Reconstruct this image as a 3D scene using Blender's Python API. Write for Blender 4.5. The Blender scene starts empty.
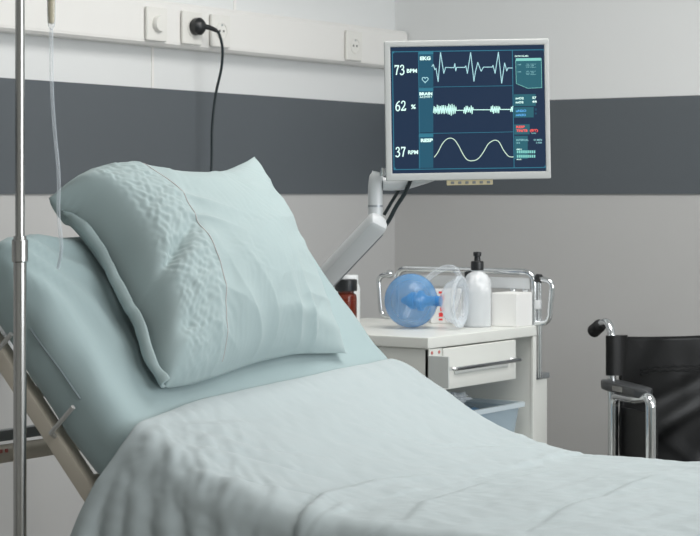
import bpy, bmesh, math, random
import numpy as np
from mathutils import Vector, Matrix, noise

random.seed(7)
PI = math.pi
sc = bpy.context.scene
COL = sc.collection

# ------------------------------------------------------------------ camera
cam_data = bpy.data.cameras.new('camera')
cam_data.sensor_width = 36.0
cam_data.lens = 36.0 * 1935 / 700
cam_data.shift_y = -74 / 700
cam_data.clip_start = 0.05
cam = bpy.data.objects.new('camera', cam_data)
COL.objects.link(cam)
YAW = math.atan2(.5692, .8222)
cam.location = (3.74, -5.678, 1.29)
cam.rotation_euler = (PI / 2, 0, YAW)
cam_data.dof.use_dof = True
cam_data.dof.focus_distance = 4.2
cam_data.dof.aperture_fstop = 12.0
sc.camera = cam

# ------------------------------------------------------------------ world, lights, exposure
world = bpy.data.worlds.new('world')
sc.world = world
world.use_nodes = True
world.node_tree.nodes['Background'].inputs[0].default_value = (.85, .92, 1, 1)
world.node_tree.nodes['Background'].inputs[1].default_value = 0.6


def area(name, loc, rot, sx, sy, power, color=(1, 1, 1)):
    l = bpy.data.lights.new(name, 'AREA')
    l.shape = 'RECTANGLE'
    l.size, l.size_y, l.energy, l.color = sx, sy, power, color
    o = bpy.data.objects.new(name, l)
    o.location = loc
    o.rotation_euler = rot
    COL.objects.link(o)
    return o


area('ceiling_panel_light', (1.7, -1.7, 2.66), (0, 0, 0), 1.2, 1.2, 27, (1, .98, .95))
area('ceiling_panel_light', (3.9, -3.9, 2.66), (0, 0, 0), 1.2, 1.2, 20, (1, .98, .95))
area('window_light', (5.92, -2.6, 1.62), (0, PI / 2, 0), 1.5, 3.4, 70, (.95, .98, 1))

sc.view_settings.view_transform = 'Standard'
sc.view_settings.look = 'None'
sc.view_settings.gamma = 1
sc.view_settings.use_curve_mapping = False
sc.view_settings.exposure = 0.44


# ------------------------------------------------------------------ materials
def lin(c):
    return tuple(((x / 255) / 12.92 if x / 255 <= .04045 else (((x / 255) + .055) / 1.055) ** 2.4) for x in c) + (1,)


def mat(name, rgb, rough=.5, metal=0, bump=None, noise_amt=.0, noise_scale=20, coat=0, emis=None, estr=1, spec=None,
        sheen=0, sss=0):
    m = bpy.data.materials.new(name)
    m.use_nodes = True
    nt = m.node_tree
    b = nt.nodes['Principled BSDF']
    c = lin(rgb)
    b.inputs['Base Color'].default_value = c
    b.inputs['Roughness'].default_value = rough
    b.inputs['Metallic'].default_value = metal
    if coat:
        b.inputs['Coat Weight'].default_value = coat
    if spec is not None:
        b.inputs['Specular IOR Level'].default_value = spec
    if sheen:
        b.inputs['Sheen Weight'].default_value = sheen
    if emis:
        b.inputs['Emission Color'].default_value = lin(emis)
        b.inputs['Emission Strength'].default_value = estr
    tc = nt.nodes.new('ShaderNodeTexCoord')
    if noise_amt:
        n = nt.nodes.new('ShaderNodeTexNoise')
        n.inputs['Scale'].default_value = noise_scale
        n.inputs['Detail'].default_value = 4
        nt.links.new(tc.outputs['Object'], n.inputs['Vector'])
        mx = nt.nodes.new('ShaderNodeMix')
        mx.data_type = 'RGBA'
        mx.inputs[6].default_value = tuple(x * (1 - noise_amt) for x in c[:3]) + (1,)
        mx.inputs[7].default_value = tuple(min(1, x * (1 + noise_amt)) for x in c[:3]) + (1,)
        nt.links.new(n.outputs['Fac'], mx.inputs[0])
        nt.links.new(mx.outputs[2], b.inputs['Base Color'])
    if bump:
        n2 = nt.nodes.new('ShaderNodeTexNoise')
        n2.inputs['Scale'].default_value = bump[0]
        n2.inputs['Detail'].default_value = 3
        nt.links.new(tc.outputs['Object'], n2.inputs['Vector'])
        bp = nt.nodes.new('ShaderNodeBump')
        bp.inputs['Strength'].default_value = bump[1]
        bp.inputs['Distance'].default_value = .002
        nt.links.new(n2.outputs['Fac'], bp.inputs['Height'])
        nt.links.new(bp.outputs['Normal'], b.inputs['Normal'])
    return m


def clear(name, rgb, alpha, rough=.1, edge=.5):
    """thin clear plastic: see-through face on, denser at grazing angles"""
    m = mat(name, rgb, rough)
    nt = m.node_tree
    b = nt.nodes['Principled BSDF']
    out = nt.nodes['Material Output']
    t = nt.nodes.new('ShaderNodeBsdfTransparent')
    lw = nt.nodes.new('ShaderNodeLayerWeight')
    lw.inputs['Blend'].default_value = .35
    mr = nt.nodes.new('ShaderNodeMapRange')
    mr.inputs[3].default_value = alpha
    mr.inputs[4].default_value = min(1, alpha + edge)
    mix = nt.nodes.new('ShaderNodeMixShader')
    nt.links.new(lw.outputs['Facing'], mr.inputs[0])
    nt.links.new(mr.outputs[0], mix.inputs[0])
    nt.links.new(t.outputs[0], mix.inputs[1])
    nt.links.new(b.outputs[0], mix.inputs[2])
    nt.links.new(mix.outputs[0], out.inputs['Surface'])
    return m


def wall_mat(name, upper, lower, split):
    m = mat(name, upper, .6, bump=(60, .08))
    nt = m.node_tree
    b = nt.nodes['Principled BSDF']
    g = nt.nodes.new('ShaderNodeNewGeometry')
    s = nt.nodes.new('ShaderNodeSeparateXYZ')
    gt = nt.nodes.new('ShaderNodeMath')
    gt.operation = 'GREATER_THAN'
    gt.inputs[1].default_value = split
    mx = nt.nodes.new('ShaderNodeMix')
    mx.data_type = 'RGBA'
    mx.inputs[6].default_value = lin(lower)
    mx.inputs[7].default_value = lin(upper)
    nt.links.new(g.outputs['Position'], s.inputs[0])
    nt.links.new(s.outputs['Z'], gt.inputs[0])
    nt.links.new(gt.outputs[0], mx.inputs[0])
    nt.links.new(mx.outputs[2], b.inputs['Base Color'])
    return m


M = dict(
    wall=wall_mat('wall_paint', (222, 224, 224), (188, 188, 187), 1.45),
    plain=mat('plain_wall_paint', (214, 214, 210), .7),
    band=mat('dark_band', (88, 94, 99), .5, bump=(40, .05)),
    floor=mat('vinyl_floor', (140, 138, 134), .35, noise_amt=.1, noise_scale=3),
    ceil=mat('ceiling_paint', (232, 232, 230), .8),
    panel=mat('trunking_plastic', (230, 229, 226), .4),
    socket=mat('socket_plastic', (226, 225, 220), .3),
    hole=mat('dark_hole', (60, 66, 64), .6),
    black=mat('black_plastic', (30, 32, 34), .35),
    cable=mat('black_cable', (24, 38, 42), .4),
    chrome=mat('chrome', (225, 228, 230), .12, 1),
    steel=mat('brushed_steel', (172, 172, 170), .22, 1, noise_amt=.05, noise_scale=60),
    sheet=mat('aqua_sheet_cotton', (155, 173, 175), .85, bump=(900, .15), sheen=.15, spec=.2),
    blanket=mat('pale_aqua_cotton', (169, 179, 181), .85, bump=(800, .15), sheen=.15, spec=.2),
    pillow=mat('pillowcase_cotton', (161, 177, 178), .85, bump=(900, .12), sheen=.15, spec=.2),
    pink=mat('pink_stitching', (188, 182, 182), .8),
    hem=mat('hem_elastic', (130, 142, 146), .7),
    pin=mat('pin_steel', (190, 190, 188), .4, .6),
    foam=mat('mattress_foam', (90, 100, 120), .8),
    beige=mat('beige_enamel', (204, 196, 182), .4, noise_amt=.05, noise_scale=12),
    redmark=mat('red_marking', (190, 110, 105), .6),
    cart=mat('cart_enamel', (222, 224, 219), .35),
    cartin=mat('cart_inside', (200, 204, 202), .45),
    white=mat('white_card', (236, 236, 234), .6),
    whiteplastic=mat('white_plastic', (235, 238, 238), .3),
    gauze=mat('white_gauze', (238, 239, 240), .9, bump=(60, .4)),
    amber=clear('amber_glass', (112, 38, 16), .82, .08, .15),
    clearp=clear('clear_plastic', (225, 233, 240), .16, .08, .6),
    gel=clear('clear_gel', (222, 230, 236), .28, .1, .4),
    bluep=clear('blue_silicone', (100, 160, 212), .38, .15, .45),
    blued=mat('blue_valve_plastic', (60, 130, 195), .3),
    bluebag=clear('pale_blue_film', (130, 175, 215), .7, .3, .2),
    binp=clear('translucent_bin', (196, 216, 228), .34, .2, .4),
    boardgrey=mat('board_grey', (196, 200, 202), .35),
    gelc=clear('water_clear_gel', (236, 240, 242), .35, .1, .35),
    rim=clear('bin_rim_plastic', (215, 228, 234), .75, .2, .2),
    red=mat('red_print', (235, 60, 60), .5),
    bezel=mat('monitor_bezel', (188, 190, 189), .4),
    armgrey=mat('arm_grey_plastic', (216, 219, 221), .35),
    armgrey2=mat('arm_silver', (160, 165, 170), .3, .3),
    cream=mat('cream_strip', (196, 184, 150), .5),
    vinyl=mat('black_vinyl', (11, 12, 13), .36, bump=(300, .1), spec=.35),
    pad=mat('grey_armrest_pad', (66, 68, 70), .3),
    rubber=mat('rubber', (28, 28, 30), .6),
    grey=mat('grey_plastic', (120, 124, 126), .4),
)


def emi(name, rgb, s):
    m = mat(name, (3, 4, 6), .5, emis=rgb, estr=s, spec=.12)
    return m


S_BG = emi('screen_navy', (28, 44, 66), 1.0)
S_COL = emi('screen_teal_panel', (34, 78, 98), 1.0)
S_HDR = emi('screen_teal_header', (48, 108, 128), 1.0)
S_PAN = emi('screen_green_panel', (40, 88, 100), 1.0)
S_PHD = emi('screen_mint_header', (120, 188, 180), 1.0)
S_WAVE = emi('screen_wave', (160, 205, 212), 1.0)
S_BRAIN = emi('screen_brain_wave', (190, 235, 225), 1.0)
S_RESP = emi('screen_resp_wave', (195, 220, 200), 1.0)
S_TXT = emi('screen_text', (205, 238, 230), 1.05)
S_DIM = emi('screen_dim_text', (130, 180, 185), 1.0)
S_BLUE = emi('screen_blue_text', (90, 160, 220), 1.0)
S_RED = emi('screen_red_text', (232, 90, 84), 1.0)


# ------------------------------------------------------------------ mesh helpers
class MB:
    def __init__(s):
        s.v, s.f = [], []

    def add(s, vs, fs):
        o = len(s.v)
        s.v += [tuple(v) for v in vs]
        s.f += [tuple(i + o for i in f) for f in fs]
        return s

    def box(s, x0, y0, z0, x1, y1, z1, bev=0, rot=None, at=None):
        bm = bmesh.new()
        bmesh.ops.create_cube(bm, size=1)
        for v in bm.verts:
            v.co = Vector(((x0 + x1) / 2 + v.co.x * (x1 - x0), (y0 + y1) / 2 + v.co.y * (y1 - y0),
                           (z0 + z1) / 2 + v.co.z * (z1 - z0)))
        if bev:
            bmesh.ops.bevel(bm, geom=bm.edges[:], offset=bev, segments=2, affect='EDGES', profile=.5)
        if rot is not None:
            bmesh.ops.transform(bm, matrix=rot, verts=bm.verts[:])
        bm.verts.ensure_lookup_table()
        s.add([v.co.copy() for v in bm.verts], [[v.index for v in f.verts] for f in bm.faces])
        bm.free()
        return s

    def tube(s, pts, r, n=12, smooth=0, closed=False, caps=True, sx=1.0):
        P = [Vector(p) for p in pts]
        if smooth:
            P = catmull(P, smooth, closed)
        rr = r if callable(r) else (lambda t: r)
        N = len(P)
        tang = []
        for i in range(N):
            a = P[(i - 1) % N] if (i > 0 or closed) else P[i]
            b = P[(i + 1) % N] if (i < N - 1 or closed) else P[i]
            tang.append((b - a).normalized())
        up = Vector((0, 0, 1)) if abs(tang[0].z) < .9 else Vector((1, 0, 0))
        nrm = (up - tang[0] * up.dot(tang[0])).normalized()
        vs = []
        for i in range(N):
            nrm = (nrm - tang[i] * nrm.dot(tang[i])).normalized()
            bn = tang[i].cross(nrm)
            rad = rr(i / (N - 1))
            for k in range(n):
                a = 2 * PI * k / n
                vs.append(P[i] + nrm * (math.cos(a) * rad) + bn * (math.sin(a) * rad * sx))
        fs = []
        for i in range(N if closed else N - 1):
            j = (i + 1) % N
            for k in range(n):
                fs.append((i * n + k, i * n + (k + 1) % n, j * n + (k + 1) % n, j * n + k))
        if not closed and caps:
            fs.append(tuple(range(n))[::-1])
            fs.append(tuple((N - 1) * n + k for k in range(n)))
        return s.add(vs, fs)

    def lathe(s, prof, n=32, mtx=None):
        """prof: (radius, height) pairs"""
        vs, fs = [], []
        for r, z in prof:
            for k in range(n):
                a = 2 * PI * k / n
                v = Vector((r * math.cos(a), r * math.sin(a), z))
                vs.append(mtx @ v if mtx else v)
        for i in range(len(prof) - 1):
            for k in range(n):
                fs.append((i * n + k, i * n + (k + 1) % n, (i + 1) * n + (k + 1) % n, (i + 1) * n + k))
        if prof[0][0] > 1e-6:
            fs.append(tuple(range(n))[::-1])
        if prof[-1][0] > 1e-6:
            fs.append(tuple((len(prof) - 1) * n + k for k in range(n)))
        return s.add(vs, fs)

    def prism(s, poly, y0, y1):
        """polygon in xz extruded along y"""
        n = len(poly)
        vs = [(x, y0, z) for x, z in poly] + [(x, y1, z) for x, z in poly]
        fs = [tuple(range(n)), tuple(range(n, 2 * n))[::-1]]
        for i in range(n):
            j = (i + 1) % n
            fs.append((i, i + n, j + n, j))
        return s.add(vs, fs)

    def grid(s, G, close_u=False, close_v=False):
        nu, nv = len(G), len(G[0])
        fs = []
        for i in range(nu if close_u else nu - 1):
            for j in range(nv if close_v else nv - 1):
                a, b = (i + 1) % nu, (j + 1) % nv
                fs.append((i * nv + j, a * nv + j, a * nv + b, i * nv + b))
        return s.add([p for row in G for p in row], fs)

    def build(s, name, m, parent=None, smooth=True, auto=35):
        me = bpy.data.meshes.new(name)
        me.from_pydata([tuple(v) for v in s.v], [], s.f)
        bm = bmesh.new()
        bm.from_mesh(me)
        bmesh.ops.remove_doubles(bm, verts=bm.verts[:], dist=1e-6)
        bmesh.ops.recalc_face_normals(bm, faces=bm.faces[:])
        if smooth and auto:
            for e in bm.edges:
                if len(e.link_faces) == 2 and e.calc_face_angle(0) > math.radians(auto):
                    e.smooth = False
        bm.to_mesh(me)
        bm.free()
        me.materials.append(m)
        if smooth:
            me.polygons.foreach_set('use_smooth', [True] * len(me.polygons))
        o = bpy.data.objects.new(name, me)
        COL.objects.link(o)
        if smooth and auto:
            wn = o.modifiers.new('normals', 'WEIGHTED_NORMAL')
            wn.keep_sharp = True
        if parent:
            o.parent = parent
        return o


def catmull(P, sub, closed=False):
    out = []
    n = len(P)
    for i in range(n if closed else n - 1):
        p0 = P[(i - 1) % n] if (i > 0 or closed) else P[0]
        p1, p2 = P[i], P[(i + 1) % n]
        p3 = P[(i + 2) % n] if (i + 2 < n or closed) else P[-1]
        for k in range(sub):
            t = k / sub
            out.append(.5 * ((2 * p1) + (p2 - p0) * t + (2 * p0 - 5 * p1 + 4 * p2 - p3) * t * t +
                             (3 * p1 - p0 - 3 * p2 + p3) * t ** 3))
    if not closed:
        out.append(P[-1])
    return out


def fillet(pts, r, seg=6):
    """round the corners of a polyline"""
    P = [Vector(p) for p in pts]
    out = [P[0]]
    for i in range(1, len(P) - 1):
        a, b, c = P[i - 1], P[i], P[i + 1]
        d1, d2 = (a - b), (c - b)
        k = min(r, d1.length * .49, d2.length * .49)
        s0, s1 = b + d1.normalized() * k, b + d2.normalized() * k
        for q in range(seg + 1):
            t = q / seg
            out.append(s0 * (1 - t) ** 2 + b * 2 * t * (1 - t) + s1 * t * t)
    out.append(P[-1])
    return out


def thing(name, label, cat, loc=(0, 0, 0), rz=0, group=None):
    o = bpy.data.objects.new(name, None)
    COL.objects.link(o)
    o.empty_display_size = .1
    o.location = loc
    o.rotation_euler = (0, 0, rz)
    return tag(o, label, cat, group)


def tag(o, label, cat, group=None):
    o['label'] = label
    o['category'] = cat
    if group:
        o['group'] = group
    return o


def struct(o):
    o['kind'] = 'structure'
    return o


# ------------------------------------------------------------------ the room
RX, RY, RZ = 6.0, -7.0, 2.7
struct(MB().box(-.1, RY - .1, -.1, RX + .1, .1, 0).build('floor', M['floor'], smooth=False))
struct(MB().box(-.1, RY - .1, RZ, RX + .1, .1, RZ + .1).build('ceiling', M['ceil'], smooth=False))
struct(MB().box(-.1, RY - .1, 0, 0, .1, RZ).build('wall_head', M['wall'], smooth=False))
struct(MB().box(0, 0, 0, RX, .1, RZ).build('wall_side', M['wall'], smooth=False))
w = MB()
w.box(RX, RY, 0, RX + .1, 0, .85).box(RX, RY, 2.4, RX + .1, 0, RZ)
w.box(RX, RY, .85, RX + .1, -4.4, 2.4).box(RX, -.8, .85, RX + .1, 0, 2.4)
struct(w.build('wall_foot', M['plain'], smooth=False))
struct(MB().box(0, RY - .1, 0, RX, RY, RZ).build('wall_back', M['plain'], smooth=False))
w = MB()
for z0, z1 in ((.85, .91), (2.34, 2.4)):
    w.box(RX, -4.4, z0, RX + .07, -.8, z1)
for y in (-4.4, -3.2, -2.0, -.86):
    w.box(RX, y, .91, RX + .07, y + .06, 2.34)
wf = struct(w.build('window_1', M['panel'], smooth=False))
MB().box(RX + .03, -4.4, .85, RX + .036, -.8, 2.4).build('window_pane', M['clearp'], wf, smooth=False)
struct(MB().box(0, RY, 1.29, .006, -.006, 1.603).build('trim_1', M['band'], smooth=False))
struct(MB().box(0, -.006, 1.29, RX, 0, 1.603).build('trim_2', M['band'], smooth=False))
struct(MB().box(0, RY, 0, .012, -.012, .1).build('baseboard_head', M['band'], smooth=False))
struct(MB().box(0, -.012, 0, RX, 0, .1).build('baseboard_side', M['band'], smooth=False))
# joint strips of the pale wall panels
w = MB()
for y in (-.91, -2.15, -3.39):
    w.box(0, y - .006, 1.858, .0025, y + .006, RZ)
for y in (-1.304, -2.55):
    w.box(0, y - .005, 1.603, .0025, y + .005, 1.724)
struct(w.build('trim_3', M['panel'], smooth=False))

# ------------------------------------------------------------------ service trunking and sockets
tr = thing('wall_trunking', 'long white plastic trunking along the head wall above the dark band', 'trunking', (0, -2.4, 1.724))
w = MB()
poly = [(0, 0), (.052, 0), (.06, .008), (.06, .122), (.05, .134), (0, .134)]
w.prism(poly, -2.2, 2.39)
w.build('trunking_body', M['panel'], tr, smooth=False)
w = MB()
w.box(.0595, -2.2, .014, .0612, 2.39, .0165)
w.build('cover_joint', M['panel'], tr, smooth=False)


def socket(y, zc, kind, label):
    t = thing('wall_socket', label, 'socket', (.0615, y, zc), 0, 'sockets on the trunking')
    h = .05
    MB().box(0, -.046, -h, .012, .046, h, .006).build('frame', M['socket'], t)
    if kind == 'knob':
        m4 = Matrix.Rotation(PI / 2, 4, 'Y')
        MB().lathe([(.024, .012), (.024, .02), (.021, .026), (0, .027)], 32, m4).build('dimmer_knob', M['socket'], t)
    else:
        m4 = Matrix.Rotation(PI / 2, 4, 'Y')
        MB().lathe([(.027, .012), (.027, .0145), (.0235, .015), (.0225, .0125), (0, .0122)], 32, m4).build(
            'socket_ring', M['socket'], t)
        w = MB()
        for dy in (-.0095, .0095):
            w.lathe([(.0035, .0122), (.0035, .0135), (0, .0137)], 12, Matrix.Translation((0, dy, 0)) @ m4)
        w.build('contact_holes', M['hole'], t)
        MB().box(.0122, -.003, .015, .015, .003, .021, .001).build('earth_pin', M['chrome'], t)
    return t


SOCK = [(-1.365, 'knob', 'white blank-faced control with round knob, leftmost plate on the trunking'),
        (-1.203, 'plug', 'white socket plate with the black plug in it'),
        (-1.067, 'open', 'empty white round socket directly right of the black plug'),
        (-.352, 'open', 'empty white socket alone near the monitor corner of trunking')]
for y, k, lb in SOCK:
    socket(y, 1.785, k, lb)

cb = thing('power_cord', 'thin black power cord hanging from plug down the head wall', 'cord', (.09, -1.198, 1.789))
m4 = Matrix.Rotation(PI / 2, 4, 'Y') @ Matrix.Translation((0, 0, 0))
w = MB()
w.lathe([(.0, -.015), (.024, -.0148), (.026, -.008), (.026, .006), (.02, .014), (.012, .02), (0, .0215)], 28, m4)
w.tube([(.012, .0, 0), (.02, .03, -.003), (.024, .055, -.01)], lambda t: .009 - .003 * t, 10, 4)
w.build('plug', M['black'], cb)
w = MB()
w.tube([(.024, .052, -.008), (.026, .066, -.02), (.024, .084, -.06), (.012, .094, -.12), (-.01, .094, -.2), (-.02, .090, -.30), (-.02, .086, -.42),
        (-.02, .056, -.6), (-.02, .05, -.9), (-.02, .04, -1.3), (-.01, .03, -1.72), (.03, .02, -1.779), (.15, .03, -1.782)],
       .0042, 8, 8)
w.build('cord', M['cable'], cb)

# ------------------------------------------------------------------ bed
YN, YF = -3.06, -2.11
YC, HW = (YN + YF) / 2, (YF - YN) / 2
PROF = [(1.117, 1.216), (1.127, 1.205), (1.386, .917), (1.459, .867), (1.535, .829), (1.639, .783), (1.739, .753), (1.84, .738),
        (2.0, .733), (3.1, .733)]
PX = np.array([p[0] for p in PROF])
PZ = np.array([p[1] for p in PROF])


def dense_profile(step=.01):
    P = catmull([Vector((x, 0, z)) for x, z in PROF], 24)
    return P


DP = dense_profile()
DX = np.array([p.x for p in DP])
DZ = np.array([p.z for p in DP])
o_ = np.argsort(DX)
DX, DZ = DX[o_], DZ[o_]
DS = np.gradient(DZ, DX)


def prof_at(x):
    return np.interp(x, DX, DZ)


def loft(x_stations, thick, grow, rad, nc=64, wr=None):
    """rounded mattress shell; grow = distance outside the bare mattress"""
    G = []
    X = np.array(x_stations)
    Z = np.interp(X, DX, DZ)
    T = np.gradient(Z, X)
    seglen = np.concatenate([[0], np.cumsum(np.hypot(np.diff(X), np.diff(Z)))])
    L = seglen[-1]
    for i, (x, z, t) in enumerate(zip(X, Z, T)):
        tx, tz = 1 / math.hypot(1, t), t / math.hypot(1, t)
        nx, nz = -tz, tx
        s = seglen[i]
        e = min(s, L - s)
        rnd = .036
        k = 1.0
        if e < rnd:
            k = math.sqrt(max(0, 1 - (1 - e / rnd) ** 2))
        inset = rnd * (1 - k)
        hw = HW + grow - inset * .6
        ht = thick / 2 + grow - inset * .9
        row = []
        for c in range(nc):
            a = 2 * PI * c / nc
            ca, sa = math.cos(a), math.sin(a)
            # rounded rectangle through superellipse-like corner
            px, pz = rr_point(a, hw, ht, min(rad, ht * .98))
            cx, cz = x - nx * thick / 2, z - nz * thick / 2
            p = Vector((cx + nx * pz, YC + px, cz + nz * pz))
            if wr:
                p = wr(p, s, px / hw, pz / ht, Vector((nx, 0, nz)))
            row.append(p)
        G.append(row)
    return G


def rr_point(a, hw, ht, r):
    """point of a rounded rectangle by perimeter parameter a (0..2pi)"""
    w2, h2 = hw - r, ht - r
    per = [2 * h2, PI / 2 * r, 2 * w2, PI / 2 * r, 2 * h2, PI / 2 * r, 2 * w2, PI / 2 * r]
    tot = sum(per)
    t = a / (2 * PI) * tot
    k = 0
    while k < 7 and t > per[k]:
        t -= per[k]
        k += 1
    if k == 0:
        return hw, -h2 + t
    if k == 1:
        q = t / r
        return w2 + r * math.cos(q), h2 + r * math.sin(q)
    if k == 2:
        return w2 - t, ht
    if k == 3:
        q = PI / 2 + t / r
        return -w2 + r * math.cos(q), h2 + r * math.sin(q)
    if k == 4:
        return -hw, h2 - t
    if k == 5:
        q = PI + t / r
        return -w2 + r * math.cos(q), -h2 + r * math.sin(q)
    if k == 6:
        return -w2 + t, -ht
    q = 3 * PI / 2 + t / r
    return w2 + r * math.cos(q), -h2 + r * math.sin(q)


def stations(x0, x1, n):
    xs = list(np.linspace(x0, x1, n))
    e = [0, .0015, .004, .008, .013, .02, .028]
    return sorted(set([x0 + q for q in e] + xs + [x1 - q for q in e]))


bed = thing('hospital_bed', 'beige framed hospital bed with its backrest raised, under the pillow', 'bed', (1.9, YC, 0))
B0 = Vector((-1.9, -YC, 0))


def bedpart(name, mb, m, parent=None):
    o = mb.build(name, m, parent or bed)
    if parent is None:
        o.location = B0
    return o


TH = .12
w = MB()
G = loft(stations(1.14, 3.09, 70), TH, -.014, .03, 40)
w.grid(G, close_v=True)
w.f.append(tuple(range(40)))
w.f.append(tuple(len(w.v) - 40 + k for k in range(40)))
bedpart('mattress', w, M['foam'])
# support rail of the backrest, near and far side, and flat seat rails
for ys in (YN + .012, YF - .012):
    w = MB()
    a, b = Vector((1.015, ys, 1.098)), Vector((1.595, ys, .486))
    d = (b - a).normalized()
    n = Vector((-d.z, 0, d.x))
    if n.z < 0: n = -n
    hh = .017
    L = (b - a).length
    m4 = Matrix(((d.x, 0, n.x, a.x), (0, 1, 0, ys), (d.z, 0, n.z, a.z), (0, 0, 0, 1)))
    w.box(0, -.016, -hh, L, .016, hh, .006, rot=m4)
    bedpart('backrest_rail', w, M['beige'])
w = MB().box(1.56, YN + .0, .535, 3.12, YN + .03, .575, .006)
bedpart('side_rail', w, M['beige'])
w = MB().box(1.56, YF - .03, .535, 3.12, YF, .575, .006)
bedpart('side_rail', w, M['beige'])
w = MB()
for t in (.05, .3, .55):
    p = Vector((1.02, 0, 1.103)) * (1 - t) + Vector((1.60, 0, .491)) * t
    w.tube([(p.x, YN + .02, p.z), (p.x, YF - .02, p.z)], .011, 10)
for x in (1.75, 2.2, 2.65, 3.05):
    w.tube([(x, YN + .02, .555), (x, YF - .02, .555)], .011, 10)
bedpart('cross_tubes', w, M['beige'])
# retaining pins beside the mattress
nvec = Vector((.735, 0, .678))
for (bx, bz) in ((1.147, 1.000), (1.302, .874)):
    w = MB()
    p = Vector((bx, YN - .024, bz))
    w.tube([Vector((bx, YN + .0, bz)) - nvec * .045, p - nvec * .03, p, p + nvec * .045], .0045, 10)
    bedpart('mattress_pin', w, M['pin'])
# head bumper bar
bb = bedpart('bumper_bar', MB().tube([(.98, YN - .22, .773), (.98, YF + .05, .773)], .0185, 16), M['beige'])
w = MB()
for i in range(9):
    y = YN + .0 + i * .018
    w.box(.9965, y, .778, .9995, y + random.uniform(.006, .012), .785)
o = w.build('warning_print', M['redmark'], bb)
w = MB().box(.965, YN - .2, .798, .985, YF, .82, .003)
bedpart('bumper_backing', w, M['grey'])
for y in (YN + .62, YF - .12):
    w = MB()
    w.box(.975, y - .015, .5, 1.005, y + .015, .765, .004)
    w.box(.975, y - .015, .49, 1.62, y + .015, .53, .004)
    bedpart('bumper_bracket', w, M['beige'])
# base
w = MB()
w.box(1.25, YN + .24, .18, 2.95, YN + .29, .23, .006).box(1.25, YF - .29, .18, 2.95, YF - .24, .23, .006)
w.box(1.25, YN + .24, .18, 1.3, YF - .24, .23, .006).box(2.9, YN + .24, .18, 2.95, YF - .24, .23, .006)
bedpart('base_frame', w, M['beige'])
for x0, x1 in ((1.6, 1.75), (2.6, 2.45)):
    for y in (YN + .3, YF - .3):
        w = MB().tube([(x0, y, .2), (x1, y, .545)], .02, 12)
        bedpart('lift_leg', w, M['beige'])
for x in (1.28, 2.92):
    for y in (YN + .265, YF - .265):
        w = MB().tube([(x, y, .18), (x, y, .125)], .012, 10)
        w.box(x - .025, y - .028, .06, x + .025, y - .02, .14, .003).box(x - .025, y + .02, .06, x + .025, y + .028, .14, .003)
        w.box(x - .025, y - .028, .125, x + .025, y + .028, .14, .003)
        c = bedpart('caster', w, M['steel'])
        m4 = Matrix.Translation((x, y, .062)) @ Matrix.Rotation(PI / 2, 4, 'X')
        MB().lathe([(.02, -.016), (.055, -.016), (.061, -.01), (.061, .01), (.055, .016), (.02, .016)], 28, m4).build(
            'caster_wheel', M['rubber'], c)


# ------------------------------------------------------------------ cloth helpers
def fbm(p, s, o=3):
    return noise.fractal(Vector(p) * s, 1.0, 2.0, o)


def edges_of_grid(nu, nv, bend=True):
    idx = np.arange(nu * nv).reshape(nu, nv)
    sets = []
    for off in (0, 1):
        sets.append((idx[off:-1:2, :].ravel(), idx[off + 1::2, :].ravel()))
        sets.append((idx[:, off:-1:2].ravel(), idx[:, off + 1::2].ravel()))
    for off in (0, 1):
        a = idx[off:-1:2, :-1]
        b = idx[off + 1::2, 1:]
        sets.append((a.ravel(), b.ravel()))
        a = idx[off:-1:2, 1:]
        b = idx[off + 1::2, :-1]
        sets.append((a.ravel(), b.ravel()))
    if bend:
        for st in (0, 1, 2, 3):
            a = idx[st::4, :]
            b = idx[st + 2::4, :]
            k = min(len(a), len(b))
            sets.append((a[:k].ravel(), b[:k].ravel()))
            a = idx[:, st::4]
            b = idx[:, st + 2::4]
            k = min(a.shape[1], b.shape[1])
            sets.append((a[:, :k].ravel(), b[:, :k].ravel()))
    return sets


def pbd(P, rest, iters, sub, sets, collide, force, stiff=None, damp=.9, target=None, tw=0):
    V = np.zeros_like(P)
    rl = [np.linalg.norm(rest[a] - rest[b], axis=1) for a, b in sets]
    for it in range(iters):
        V = V * damp + force(P)
        Q = P + V
        for s_ in range(sub):
            for q, (a, b) in enumerate(sets):
                k = .5 if q < 8 else .04
                if len(a) == 0:
                    continue
                d = Q[b] - Q[a]
                l = np.linalg.norm(d, axis=1) + 1e-9
                c = (d.T * ((l - rl[q]) / l * k)).T
                Q[a] += c
                Q[b] -= c
        if target is not None:
            Q += (target - Q) * tw
        Q = collide(Q)
        V = Q - P
        P = Q
    return P


def bed_push(Q, gap):
    """keep points outside the rounded mattress"""
    X = Q[:, 0]
    zt = np.interp(X, DX, DZ)
    sl = np.interp(X, DX, DS)
    c = 1 / np.sqrt(1 + sl * sl)
    r = .04
    dt = (Q[:, 2] - zt) * c
    dy = np.abs(Q[:, 1] - YC) - HW
    a, b = dt + r - gap, dy + r - gap
    ao, bo = np.maximum(a, 0), np.maximum(b, 0)
    ln = np.sqrt(ao * ao + bo * bo)
    inside = np.minimum(np.maximum(a, b), 0)
    sd = ln + inside - r
    # gradient in (top normal, side) space
    ga = np.where(ln > 1e-6, ao / (ln + 1e-9), (a > b) * 1.0)
    gb = np.where(ln > 1e-6, bo / (ln + 1e-9), (a <= b) * 1.0)
    push = np.where(sd < 0, -sd, 0)
    nx, nz = -sl * c, c
    Q = Q.copy()
    Q[:, 0] += push * ga * nx
    Q[:, 2] += push * ga * nz
    Q[:, 1] += push * gb * np.sign(Q[:, 1] - YC)
    return Q


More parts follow.
